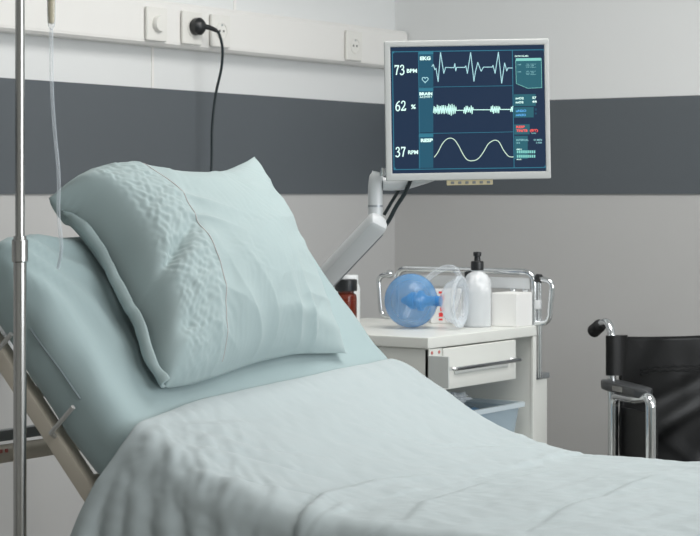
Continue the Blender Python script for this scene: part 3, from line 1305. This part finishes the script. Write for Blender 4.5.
text('BPM', 407, 72.8, 10.2, 4.0, S_TXT, 'unit_text', .03)
text('%', 411.2, 109, 4.8, 4.6, S_TXT, 'unit_text', .03)
text('RPM', 408.3, 154.3, 10, 4.0, S_TXT, 'unit_text', .03)
text('EKG', 420.2, 60.2, 10.6, 3.8, S_TXT, 'channel_text', .05)
text('BRAIN', 419.6, 95.4, 13, 3.2, S_TXT, 'channel_text', .05)
text('ACTIVITY', 419.9, 98.0, 12.6, 2.0, S_TXT, 'channel_text', .02)
text('RESP', 421, 142.2, 12.2, 3.6, S_TXT, 'channel_text', .05)
w = MB()
poly(w, [(515.8, 58.4), (541.6, 57.9), (542.2, 87.6), (528, 88.2), (516.3, 83.2)], 1)
w.build('patient_panel', S_PAN, scr, smooth=False)
w = MB()
quad(w, 514.3, 94.3, 536, 106.2, 1)
quad(w, 514.5, 107.2, 534, 117.6, 1)
quad(w, 514.6, 124.4, 530, 134.5, 1)
quad(w, 514.8, 136, 528, 159, 1)
w.build('data_panels', S_PAN, scr, smooth=False)
w = MB()
quad(w, 516.2, 58.2, 541.2, 60.9, 2)
ribbon(w, [(541.6, 58), (542.1, 87.6), (528, 88.2), (516.6, 83.4), (515.9, 60)], .4, 2)
w.build('panel_header', S_PHD, scr, smooth=False)
w = MB()
for k in range(9):
    for yy in (150.4, 154.8):
        quad(w, 517.2 + k * 2.1, yy + .0, 518.7 + k * 2.1, yy + 2.8, 2)
w.build('level_bars', S_PHD, scr, smooth=False)
text('DATA/VAL.MN.', 515.2, 56.9, 13.6, 1.7, S_TXT, 'small_text', .02)
for yy in (65, 72.2):
    text('val', 517.6, yy, 3.6, 1.1, S_DIM, 'small_text')
    for q in range(3):
        text('val. input' if q != 1 else 'min. 00', 526.2, yy + q * 1.6 - .4, 10 - q % 2 * 2, 1.0, S_DIM, 'small_text')
text('svO2', 515.8, 99.4, 8.2, 2.3, S_TXT, 'data_text', .04)
text('57', 532.6, 98.9, 4, 2.4, S_TXT, 'data_text', .04)
text('mO2', 516.0, 103.4, 7.8, 2.3, S_TXT, 'data_text', .04)
text('44', 532.4, 102.8, 4.6, 2.4, S_TXT, 'data_text', .04)
text('uN2O', 516.2, 112, 10.4, 2.4, S_BLUE, 'data_text', .03)
text('0', 535, 110.6, 2, 2.4, S_COL, 'data_text', .03)
text('mN2O', 516.2, 116.2, 10, 2.4, S_BLUE, 'data_text', .03)
text('9', 535, 114.8, 2, 2.4, S_COL, 'data_text', .03)
text('RESP', 516.5, 128.2, 8.6, 2.5, S_RED, 'alarm_text', .04)
text('TIN/TB', 516.6, 132.0, 11.2, 2.6, S_RED, 'alarm_text', .04)
text('(BT)', 530.2, 132.2, 8, 3, S_RED, 'alarm_text', .04)
text('20%', 531.4, 133.8, 5, 1.2, S_DIM, 'small_text', .02)
text('INTERVAL', 516.6, 141, 12.4, 1.9, S_DIM, 'small_text', .02)
text('01', 516.8, 143.8, 3.2, 1.8, S_DIM, 'small_text', .02)
text('01:MIN', 534, 140.9, 8.2, 2.0, S_DIM, 'small_text', .02)
text('1:00', 536.4, 143.6, 5.6, 1.9, S_DIM, 'small_text', .02)
text('MIN', 517, 149.9, 5, 1.2, S_TXT, 'small_text', .02)
text('MAX', 517, 160, 4.8, 1.2, S_TXT, 'small_text', .02)

w = MB()
w.box((446 - 467.7) * PXS, .006, -mh - .012, (492 - 467.7) * PXS, .026, -mh + .002, .002)
cs = w.build('control_strip', M['cream'], mon)
w = MB()
for k in range(6):
    x = (450 + k * 7.2 - 467.7) * PXS
    w.box(x, .0045, -mh - .009, x + .008, .007, -mh - .003, .001)
w.build('buttons', M['grey'], cs)
# arm: head plate, knuckle, long spring arm, wall arm
def W(r, d, z):
    """room position from sideways / forward distance to the viewpoint"""
    return Vector((3.74 + .8222 * r - .5692 * d, -5.678 + .5692 * r + .8222 * d, z))


def pxw(px, py, d):
    return W((px - 350) / 1935 * d, d, 1.29 - (py - 194) / 1935 * d)


arm = thing('monitor_arm', 'grey jointed wall arm rising from behind the pillow to the monitor', 'arm', (0, -1.95, .96))
A0 = Vector((0, 1.95, -.96))


def armpart(name, mb, m, parent=None):
    o = mb.build(name, m, parent or arm)
    if parent is None:
        o.location = A0
    return o


kn_top, kn_bot = pxw(376, 175, 4.66), pxw(377, 226, 4.66)
w = MB()
w.tube([pxw(378, 172, 4.62), pxw(375.5, 186, 4.62), pxw(375.5, 219, 4.62)], lambda t: .0175 if t > .2 else .014, 20, 4)
knu = armpart('knuckle', w, M['armgrey'])
w = MB()
w.tube([pxw(375.5, 205, 4.62), pxw(375.5, 207, 4.62)], .0188, 20)
w.build('knuckle_ring', M['armgrey2'], knu)
w = MB()
w.tube([pxw(383, 184, 4.62), pxw(405, 183, 4.62), pxw(438, 172, 4.60), pxw(450, 160, 4.57)], .0155, 16, 5)
m4 = Matrix.Translation(MC) @ Matrix.Rotation(YAW, 4, 'Z')
w.box(-.075, .056, -.13, .05, .064, -.03, .003, rot=m4)
armpart('tilt_head', w, M['armgrey'])
w = MB()
w.tube([pxw(383, 168, 4.6), pxw(383, 176, 4.6)], .007, 14)
armpart('tilt_screw', w, M['chrome'])
elbow = pxw(285, 321, 4.80)
topj = pxw(381, 219, 4.585)
d = (topj - elbow)
L = d.length
d.normalize()
sidev = Vector((.8222, .5692, 0))
sidev = (sidev - d * sidev.dot(d)).normalized()
nv = d.cross(sidev)
m4 = Matrix(((d.x, sidev.x, nv.x, elbow.x), (d.y, sidev.y, nv.y, elbow.y), (d.z, sidev.z, nv.z, elbow.z), (0, 0, 0, 1)))
w = MB()
w.box(-.01, -.026, -.024, L + .0, .026, .024, .017, rot=m4)
am = armpart('spring_arm', w, M['armgrey'])
w = MB()
w.box(0.03, .0255, -.012, L - .03, .0285, .018, .001, rot=m4)
w.build('cable_cover', M['armgrey2'], am)
w = MB()
w.tube([elbow + Vector((0, 0, -.06)), elbow + Vector((0, 0, .03))], .026, 20)
armpart('elbow', w, M['armgrey'])
w = MB()
wallp = Vector((.03, -1.95, elbow.z - .04))
w.tube([elbow + Vector((0, 0, -.04)), wallp], .022, 16)
armpart('wall_extension', w, M['armgrey'])
w = MB().box(0.001, -2.01, elbow.z - .14, .03, -1.89, elbow.z + .06, .006)
armpart('wall_plate', w, M['armgrey'])
w = MB()
w.tube([pxw(411, 179, 4.6), pxw(405, 193, 4.6), pxw(396, 207, 4.6), pxw(388, 222, 4.6), pxw(378, 234, 4.6)], .0052, 8, 6)
armpart('cable', w, M['cable'])
w = MB()
w.tube([pxw(405, 179, 4.63), pxw(399, 190, 4.63), pxw(391, 203, 4.63), pxw(384, 215, 4.63)], .0042, 8, 6)
armpart('cable', w, M['cable'])

# ------------------------------------------------------------------ medical cart
CX0, CX1, CY0, CY1 = .48, 1.061, -1.453, -.878
CT = .919
cart = thing('medical_cart', 'white enamel medical cart with chrome rails between bed and side wall', 'cart', ((CX0 + CX1) / 2, (CY0 + CY1) / 2, 0))
K0 = Vector((-(CX0 + CX1) / 2, -(CY0 + CY1) / 2, 0))


def cp(name, mb, m, parent=None, smooth=True):
    o = mb.build(name, m, parent or cart, smooth=smooth)
    if parent is None:
        o.location = K0
    return o


cp('worktop', MB().box(CX0, CY0, CT - .03, CX1, CY1, CT, .004), M['cart'])
bx0, bx1, by0, by1 = CX0 + .008, CX1 - .004, CY0 + .008, CY1 - .008
cp('side_panel', MB().box(bx0, by0, .14, bx1, by0 + .012, CT - .03, .002), M['cart'])
cp('side_panel', MB().box(bx0, by1 - .012, .14, bx1, by1, CT - .03, .002), M['cart'])
cp('back_panel', MB().box(bx0, by0 + .012, .14, bx0 + .012, by1 - .012, CT - .03, .002), M['cartin'])
cp('shelf', MB().box(bx0 + .012, by0 + .012, .565, bx1 - .006, by1 - .012, .58, .002), M['cart'])
cp('shelf', MB().box(bx0 + .012, by0 + .012, .14, bx1, by1 - .012, .16, .002), M['cart'])
fs_ = cp('front_stile', MB().box(bx1 - .012, by0, .14, bx1 + .002, by0 + .062, CT - .031, .002), M['cart'])
mY = Matrix.Rotation(PI / 2, 4, 'Y')
for dy in (.012, .047):
    w = MB()
    w.lathe([(.0045, 0), (.0045, .0015), (0, .002)], 12, Matrix.Translation((bx1 + .002, by0 + dy, .878)) @ mY)
    w.build('screw', M['redmark'], fs_)
cp('drawer_guard', MB().box(bx1, by0 - .003, .79, bx1 + .062, by0 + .003, .872, .002), M['cartin'])
dy0, dy1 = by0 + .064, CY0 + .452
drw = cp('drawer', MB().box(bx1 - .016, dy0, .777, bx1 + .006, dy1, .886, .003).box(bx0 + .05, dy0 + .01, .79, bx1 - .016, dy1 - .01, .88, .002), M['cart'])
w = MB()
w.tube(fillet([(bx1 + .006, dy0 + .012, .833), (bx1 + .034, dy0 + .008, .833), (bx1 + .034, dy1 - .022, .833), (bx1 + .006, dy1 - .03, .833)], .008), .0055, 10)
w.build('handle', M['chrome'], drw)
w = MB()
w.box(bx1 + .006, dy0 + .05, .815, bx1 + .011, dy1 - .05, .832, .004)
w.build('grip_recess', M['cartin'], drw)
# second drawer fronts low down
for z0, z1 in ((.36, .555), (.17, .35)):
    d2 = cp('drawer', MB().box(bx1 - .016, by0 + .064, z0, bx1 + .004, by1 - .02, z1, .003), M['cart'])
    MB().tube(fillet([(bx1 + .004, by0 + .1, z1 - .04), (bx1 + .035, by0 + .1, z1 - .04), (bx1 + .035, by1 - .06, z1 - .04), (bx1 + .004, by1 - .06, z1 - .04)], .008),
              .0055, 10).build('handle', M['chrome'], d2)
# corner post + side box
cp('corner_post', MB().box(bx1 - .006, by1 - .014, .14, bx1 + .004, by1 + .004, CT - .031, .002), M['cart'])
sb = cp('side_box', MB().box(bx1 - .26, CY1 + .0, .33, bx1 - .0, CY1 + .068, .765, .005), M['cart'])
MB().box(bx1 - .265, CY1 - .0, .765, bx1 + .004, CY1 + .074, .781, .003).build('side_box_lid', M['grey'], sb)
# rear guard rail
zr = 1.069
yr = CY1 - .004
w = MB()
w.tube(fillet([(.59, yr, CT), (.59, yr, zr), (CX1 - .008, yr, zr), (CX1 - .008, yr, CT - .001)], .035, 8), .0085, 14)
cp('rear_rail', w, M['chrome'])
w = MB()
w.tube([(CX1 + .0045, yr + .01, .77), (CX1 + .0045, yr + .01, 1.045)], .0065, 12)
cp('rear_post', w, M['chrome'])
cp('post_bracket', MB().box(CX1 - .004, yr - .008, .965, CX1 + .014, yr + .006, .99, .003), M['armgrey'])
cp('rear_board', MB().box(.64, yr - .004, 1.02, CX1 - .02, yr + .004, 1.052, .002), M['boardgrey'])
w = MB()
for x in (CX1 - .075, CX1 - .035):
    w.tube([(x, yr, CT - .001), (x, yr, 1.02)], .0095, 14)
cp('spacer', w, M['chrome'])
cp('rail_clip', MB().box(.832, yr - .016, 1.04, .846, yr - .004, 1.066, .002), M['black'])
# end loops
for sx, x0, xo in ((1, CX1 - .004, CX1 + .052), (-1, .575, .522)):
    w = MB()
    w.tube(fillet([(x0, yr, 1.052), (xo, yr, 1.045), (xo - sx * .012, yr, .927), (x0 - (0 if sx > 0 else -.0), yr, .925)], .022, 7), .0075, 12)
    lp = cp('end_handle', w, M['chrome'])
    w = MB()
    w.tube([(x0 + sx * .004, yr, 1.052), (x0 + sx * .018, yr, 1.051)], .0125, 14)
    w.build('end_handle_collar', M['black'] if sx > 0 else M['chrome'], lp)
for x in (CX0 + .05, CX1 - .05):
    for y in (CY0 + .05, CY1 - .05):
        w = MB().tube([(x, y, .14), (x, y, .09)], .01, 10)
        w.box(x - .018, y - .022, .05, x + .018, y - .016, .1, .002).box(x - .018, y + .016, .05, x + .018, y + .022, .1, .002)
        w.box(x - .018, y - .022, .09, x + .018, y + .022, .1, .002)
        c = cp('caster', w, M['steel'])
        m4 = Matrix.Translation((x, y, .045)) @ Matrix.Rotation(PI / 2, 4, 'X')
        MB().lathe([(0, -.012), (.04, -.012), (.045, -.008), (.045, .008), (.04, .012), (0, .012)], 24, m4).build('caster_wheel', M['rubber'], c)

# things on the cart -------------------------------------------------
ztop = CT + .0005
# resuscitator: blue bulb with valve inside, clear mask
amb = thing('resuscitator', 'translucent blue resuscitator bulb with a clear face mask, on the cart', 'resuscitator', (.8334, -1.1834, ztop))
ax = (Vector((.8222, .5692, 0)) * .93 - Vector((-.5692, .8222, 0)) * .36).normalized()
m4 = Vector((0, 0, 1)).rotation_difference(ax).to_matrix().to_4x4()
m4 = Matrix.Translation((0, 0, .0757)) @ m4
prof = []
for k in range(25):
    a = -PI / 2 + PI * k / 24
    prof.append((.0755 * math.cos(a) ** .96 if abs(math.cos(a)) > 1e-6 else 0, .0735 * math.sin(a)))
prof = [(r, z) for r, z in prof if z < .068] + [(.02, .0715), (.017, .075)]
MB().lathe(prof, 44, m4).build('bulb', M['bluep'], amb)
w = MB()
w.lathe([(0, -.028), (.006, -.027), (.016, -.008), (.019, -.006), (.019, .0), (.024, .002), (.024, .012), (.019, .014), (.019, .022), (.028, .024),
         (.028, .034), (.02, .036), (.014, .05), (.014, .088), (0, .088)], 28, m4)
w.build('valve', M['blued'], amb)
w = MB()
pm = [(.012, .076), (.014, .085), (.020, .092), (.038, .099), (.054, .108), (.062, .124), (.069, .134), (.0735, .14), (.0735, .147), (.066, .149), (.058, .143), (.055, .132)]
w.lathe([(r * .97, z * .985 + .001) for r, z in pm], 44, m4)
w.f = [f for f in w.f if len(f) == 4]
w.build('face_mask', M['clearp'], amb)
w = MB()
w.tube([(-.085, .10, .02), (-.09, .13, .05), (-.075, .165, .105), (-.045, .195, .145), (-.01, .21, .16), (.015, .215, .152), (.03, .21, .12), (.03, .19, .06), (.02, .165, .0095)], .0085, 12, 7)
w.build('oxygen_hose', M['clearp'], amb)

# packet with red print behind the mask
pk = thing('carton', 'small white carton with red print standing behind the clear mask', 'carton', (.80, -.945, ztop))
pk.rotation_euler = (0, 0, YAW)
MB().box(-.045, -.012, 0, .045, .012, .098, .002).build('carton_body', M['white'], pk)
w = MB()
w.box(-.022, -.0128, .085, -.012, -.0121, .091)
for q, (z0, z1) in enumerate(((.018, .03), (.034, .046), (.05, .062), (.066, .08))):
    w.box(-.022 + .004 * (q % 2), -.0128, z0, -.010 + .004 * (q % 2), -.0121, z1)
w.box(-.022, -.0128, .008, -.011, -.0121, .013)
w.build('red_print', M['red'], pk, smooth=False)

# gel bottle with black cap
bt = thing('gel_bottle', 'clear gel bottle with black flip cap on the cart', 'bottle', (.956, -1.032, ztop))
MB().lathe([(.0, .0), (.036, .0), (.0395, .005), (.0395, .118), (.037, .132), (.028, .146), (.017, .153), (.0145, .156), (.0145, .162)], 40).build(
    'bottle_body', M['gelc'], bt)
MB().lathe([(0, .003), (.034, .004), (.0365, .008), (.0365, .1), (0, .101)], 40).build('gel', M['gelc'], bt)
MB().lathe([(.0, .158), (.0175, .158), (.018, .16), (.018, .18), (.0165, .183), (.009, .184), (.0085, .196), (.0115, .198), (.0115, .207), (.009, .209), (0, .209)], 32).build(
    'flip_cap', M['black'], bt)

# carton box at the rear corner
bxx = thing('tissue_box', 'plain white cardboard box on the rear right corner of the cart', 'box', (1.015, -.940, ztop))
MB().box(-.04, -.045, 0, .04, .045, .092, .0015).build('box_body', M['white'], bxx)
MB().box(-.039, -.044, .0918, .039, .044, .0935, .0006).build('box_flap', M['white'], bxx)

# bag of gauze behind the bottle


def crumple(mb, c, rad, sc_, amp, seed, n=40, flat=None):
    G = []
    for i in range(n + 1):
        th = PI * i / n
        row = []
        for k in range(2 * n):
            ph = 2 * PI * k / (2 * n)
            dvec = Vector((math.sin(th) * math.cos(ph), math.sin(th) * math.sin(ph), math.cos(th)))
            q = 1 + amp * (abs(noise.noise(dvec * sc_ + Vector((seed, 0, 0)))) * 2 - .5) + amp * .5 * noise.noise(dvec * sc_ * 2.3 + Vector((0, seed, 0)))
            p = Vector((dvec.x * rad[0], dvec.y * rad[1], dvec.z * rad[2])) * q + Vector(c)
            if flat is not None and p.z < flat:
                p.z = flat
            row.append(p)
        G.append(row)
    return mb.grid(G, close_v=True)


w = crumple(MB(), (0, 0, .065), (.036, .034, .082), 2.2, .14, 3.3, 32, 0)
tag(w.build('gauze_bag', M['gauze'], auto=0), 'puffy white gauze pack behind the gel bottle', 'gauze').location = (.912, -.952, ztop)

# amber jar and white jar
am_ = thing('pill_bottle', 'amber glass pill bottle with black cap at the cart end', 'bottle', (.612, -1.180, ztop))
MB().lathe([(0, 0), (.028, 0), (.031, .004), (.031, .078), (.029, .086), (.023, .09), (.023, .1), (0, .1)], 36).build('bottle_body', M['amber'], am_)
MB().lathe([(0, .096), (.031, .096), (.032, .098), (.032, .126), (.0305, .129), (0, .129)], 36).build('cap', M['black'], am_)
MB().lathe([(0, .004), (.0262, .005), (.0262, .07), (0, .071)], 36).build('contents', mat('brown_tablets', (120, 50, 25), .7, noise_amt=.4, noise_scale=120), am_)
wj = thing('white_bottle', 'white plastic bottle standing right behind the amber bottle', 'bottle', (.558, -1.095, ztop))
MB().lathe([(0, 0), (.034, 0), (.037, .004), (.037, .098), (.034, .108), (.031, .112)], 36).build('bottle_body', M['whiteplastic'], wj)
MB().lathe([(0, .11), (.031, .11), (.0315, .112), (.0315, .134), (.030, .137), (0, .137)], 36).build('cap', M['whiteplastic'], wj)

# bin and crumpled bag in the open shelf
bn = thing('plastic_bin', 'translucent plastic bin with blue bags inside, on the cart shelf', 'bin', (.90, -1.15, .5805))
w = MB()
def ringbox(x, y, z, r=.012):
    pts = []
    for cx_, cy_, a0 in ((x - r, y - r, 0), (-x + r, y - r, PI / 2), (-x + r, -y + r, PI), (x - r, -y + r, 3 * PI / 2)):
        for q in range(5):
            a = a0 + PI / 2 * q / 4
            pts.append(Vector((cx_ + r * math.cos(a), cy_ + r * math.sin(a), z)))
    return pts
w.grid([ringbox(.115, .19, 0), ringbox(.125, .2, .002), ringbox(.14, .215, .116), ringbox(.136, .211, .116), ringbox(.12, .195, .004)], close_v=True)
w.f.append(tuple(range(20)))
w.build('bin_body', M['binp'], bn)
w = MB()
w.grid([ringbox(.1405, .2155, .113), ringbox(.152, .227, .113), ringbox(.152, .227, .126), ringbox(.1405, .2155, .126)], close_v=True, close_u=True)
w.build('bin_rim', M['rim'], bn)
for q, (x, y, z, s) in enumerate(((.02, .115, .066, .85), (.02, .0, .068, .88), (.02, -.115, .066, .85))):
    w = crumple(MB(), (0, 0, 0), (.085 * s, .052 * s, .052 * s), 2.4, .2, 5 + q, 26)
    o = tag(w.build('folded_bag', M['bluebag'], auto=0), ['crumpled blue plastic bag at the right end of the bin',
            'crumpled blue plastic bag in the middle of the bin', 'crumpled blue plastic bag at the left end of the bin'][q], 'bag', 'blue bags in the bin')
    o.location = (.90 + x, -1.15 + y, .5805 + z)
w = crumple(MB(), (0, 0, 0), (.055, .085, .021), 2.6, .3, 11, 36)
o = tag(w.build('crumpled_bag', M['clearp'], auto=0), 'crumpled clear plastic bag under the cart drawer', 'bag')
o.location = (.992, -1.275, .7385)

# ------------------------------------------------------------------ wheelchair
fw = Vector((.8146, -.5794, 0)).normalized()
wc = thing('wheelchair', 'folding wheelchair with black vinyl backrest and chrome tubes by the side wall', 'wheelchair', (1.3493, -.5527, 0),
           math.atan2(fw.y, fw.x) - PI / 2)
for sx in (1, -1):
    x = .22 * sx
    w = MB()
    w.tube(fillet([(x, 0, .12), (x, 0, .895), (x, -.025, .925), (x, -.06, .920), (x, -.105, .898)], .03, 8), .0115, 16)
    w.tube([(x, 0, .2), (x, .42, .2)], .0105, 12)
    w.tube([(x, 0, .46), (x, .42, .46)], .0105, 12)
    w.tube([(x, .42, .46), (x, .42, .14)], .0105, 12)
    w.tube([(x, .42, .2), (x, .5, .16), (x, .56, .13)], .010, 12)
    w.build('side_frame', M['chrome'], wc)
    MB().lathe([(0, 0), (.014, 0), (.0195, .004), (.0195, .012), (.018, .016), (.0195, .02), (.018, .026), (.0195, .032), (.018, .038), (.0195, .044), (.018, .052), (.0125, .058)],
               20, Matrix.Translation((x, -.118, .891)) @ Vector((0, 0, 1)).rotation_difference(Vector((0, .9, .42))).to_matrix().to_4x4()).build(
        'hand_grip', M['rubber'], wc)
    # armrest
    xo = .232 * sx
    w = MB()
    w.tube(fillet([(xo, .035, .47), (xo, .035, .722), (xo, .15, .722), (xo, .25, .738), (xo, .25, .42)], .03, 8), lambda t: .0125 + .0025 * (t > .5), 14)
    ar = w.build('armrest_tube', M['chrome'], wc)
    w = MB()
    G = []
    for i in range(13):
        t = i / 12
        e = math.sqrt(max(0.02, 1 - (2 * t - 1) ** 8))
        row = []
        y = -.03 + .262 * t
        for k in range(16):
            a = 2 * PI * k / 16
            cxx, czz = math.cos(a), math.sin(a)
            px_ = math.copysign(abs(cxx) ** .45, cxx) * .027 * e
            pz_ = math.copysign(abs(czz) ** .5, czz) * (.019 if czz < 0 else .014) * e ** .5
            row.append(Vector((.228 * sx + px_, y, .752 + pz_ - .006 * t)))
        G.append(row)
    w.grid(G, close_v=True)
    w.f.append(tuple(range(16))); w.f.append(tuple(12 * 16 + k for k in range(16)))
    pdo = w.build('armrest_pad', M['pad'], wc)
    w = MB().box(.228 * sx + sx * .0268, .07, .739, .228 * sx + sx * .0285, .13, .754, .0006)
    w.build('metal_plate', M['steel'], pdo)
    w = MB().box(.212 * sx - .003, .04, .46, .212 * sx + .003, .25, .69, .002)
    w.build('skirt_guard', M['vinyl'], wc)
    # wheels
    m4 = Matrix.Translation((.265 * sx, .02, .152)) @ Matrix.Rotation(PI / 2, 4, 'Y')
    w = MB()
    tor = [(Vector((math.cos(2 * PI * k / 40) * .138, math.sin(2 * PI * k / 40) * .138, 0))) for k in range(40)]
    w.tube([m4 @ p for p in tor], .0135, 10, closed=True)
    wh = w.build('rear_wheel', M['rubber'], wc)
    w = MB().lathe([(0, -.02), (.02, -.02), (.02, .02), (0, .02)], 16, m4)
    for k in range(8):
        a = 2 * PI * k / 8
        w.tube([m4 @ Vector((.015 * math.cos(a), .015 * math.sin(a), 0)), m4 @ Vector((.13 * math.cos(a), .13 * math.sin(a), 0))], .004, 6)
    w.build('wheel_spokes', M['grey'], wh)
    m4 = Matrix.Translation((x, .44, .077)) @ Matrix.Rotation(PI / 2, 4, 'Y')
    w = MB().lathe([(0, -.012), (.065, -.014), (.076, -.008), (.076, .008), (.065, .014), (0, .012)], 28, m4)
    w.build('front_wheel', M['rubber'], wc)
    w = MB().box(.19 * sx - .075, .54, .1, .19 * sx + .02 if sx < 0 else .19 + .02, .68, .112, .004) if 0 else MB().box(min(.06 * sx, .2 * sx), .54, .1, max(.06 * sx, .2 * sx), .68, .112, .004)
    w.build('footplate', M['rubber'], wc)
w = MB()
w.tube([(-.25, .02, .152), (.25, .02, .152)], .008, 10)
w.tube([(-.22, .1, .2), (.22, .1, .45)], .0095, 10)
w.tube([(.22, .13, .2), (-.22, .13, .45)], .0095, 10)
w.build('cross_brace', M['chrome'], wc)
w = MB().box(-.215, .01, .465, .215, .42, .495, .012)
w.build('seat', M['vinyl'], wc)
# backrest sling
G = []
for i in range(61):
    u = -1 + 2 * i / 60
    row = []
    for j in range(41):
        v = j / 40
        z = .48 + .405 * v
        sag = -.035 * (1 - u * u) * (1 - .3 * v)
        wr = .004 * math.exp(-((v - .45 + .25 * (u + .2)) / .05) ** 2) + .005 * math.exp(-((v - .22 - .35 * (u - .1)) / .06) ** 2) - .003 * math.exp(-((v - .62 + .2 * u) / .05) ** 2)
        z2 = z - .006 * math.sin(PI * (u + 1) / 2) * v
        row.append(Vector((.2 * u, .012 + sag + wr + .003 * noise.noise((u * 3, v * 4, 1)), z2)))
    G.append(row)
bk_ = MB().grid(G).build('backrest', M['vinyl'], wc, auto=0)
so = bk_.modifiers.new('thickness', 'SOLIDIFY')
so.thickness = .012
so.offset = 0
for sx in (1, -1):
    w = MB()
    G = []
    for j in range(25):
        v = j / 24
        z = .775 + .113 * v
        row = []
        for k in range(28):
            a = 2 * PI * k / 28
            cxx, cyy = math.cos(a), math.sin(a)
            row.append(Vector((.206 * sx + cxx * .034 * (1 + .02 * noise.noise((a, v * 4, sx))), .002 + cyy * .0165, z)))
        G.append(row)
    w.grid(G, close_v=True)
    w.f.append(tuple(range(28))); w.f.append(tuple(24 * 28 + k for k in range(28)))
    w.build('backrest_sleeve', M['vinyl'], wc)
w = MB()
pts = []
for k in range(60):
    t = k / 59
    x = .13 - .26 * t
    zs = .775 + .008 * min(1, t * 6, (1 - t) * 6)
    pts.append((x, .012 - .035 * (1 - (x / .2) ** 2) * .8 + .0095, zs - .004 * abs(math.sin(t * PI * 9))))
w.tube(pts, .0022, 6)
w.tube([(x, y, z + .012) for x, y, z in pts], .0022, 6)
w.build('pocket_seam', M['vinyl'], bk_)
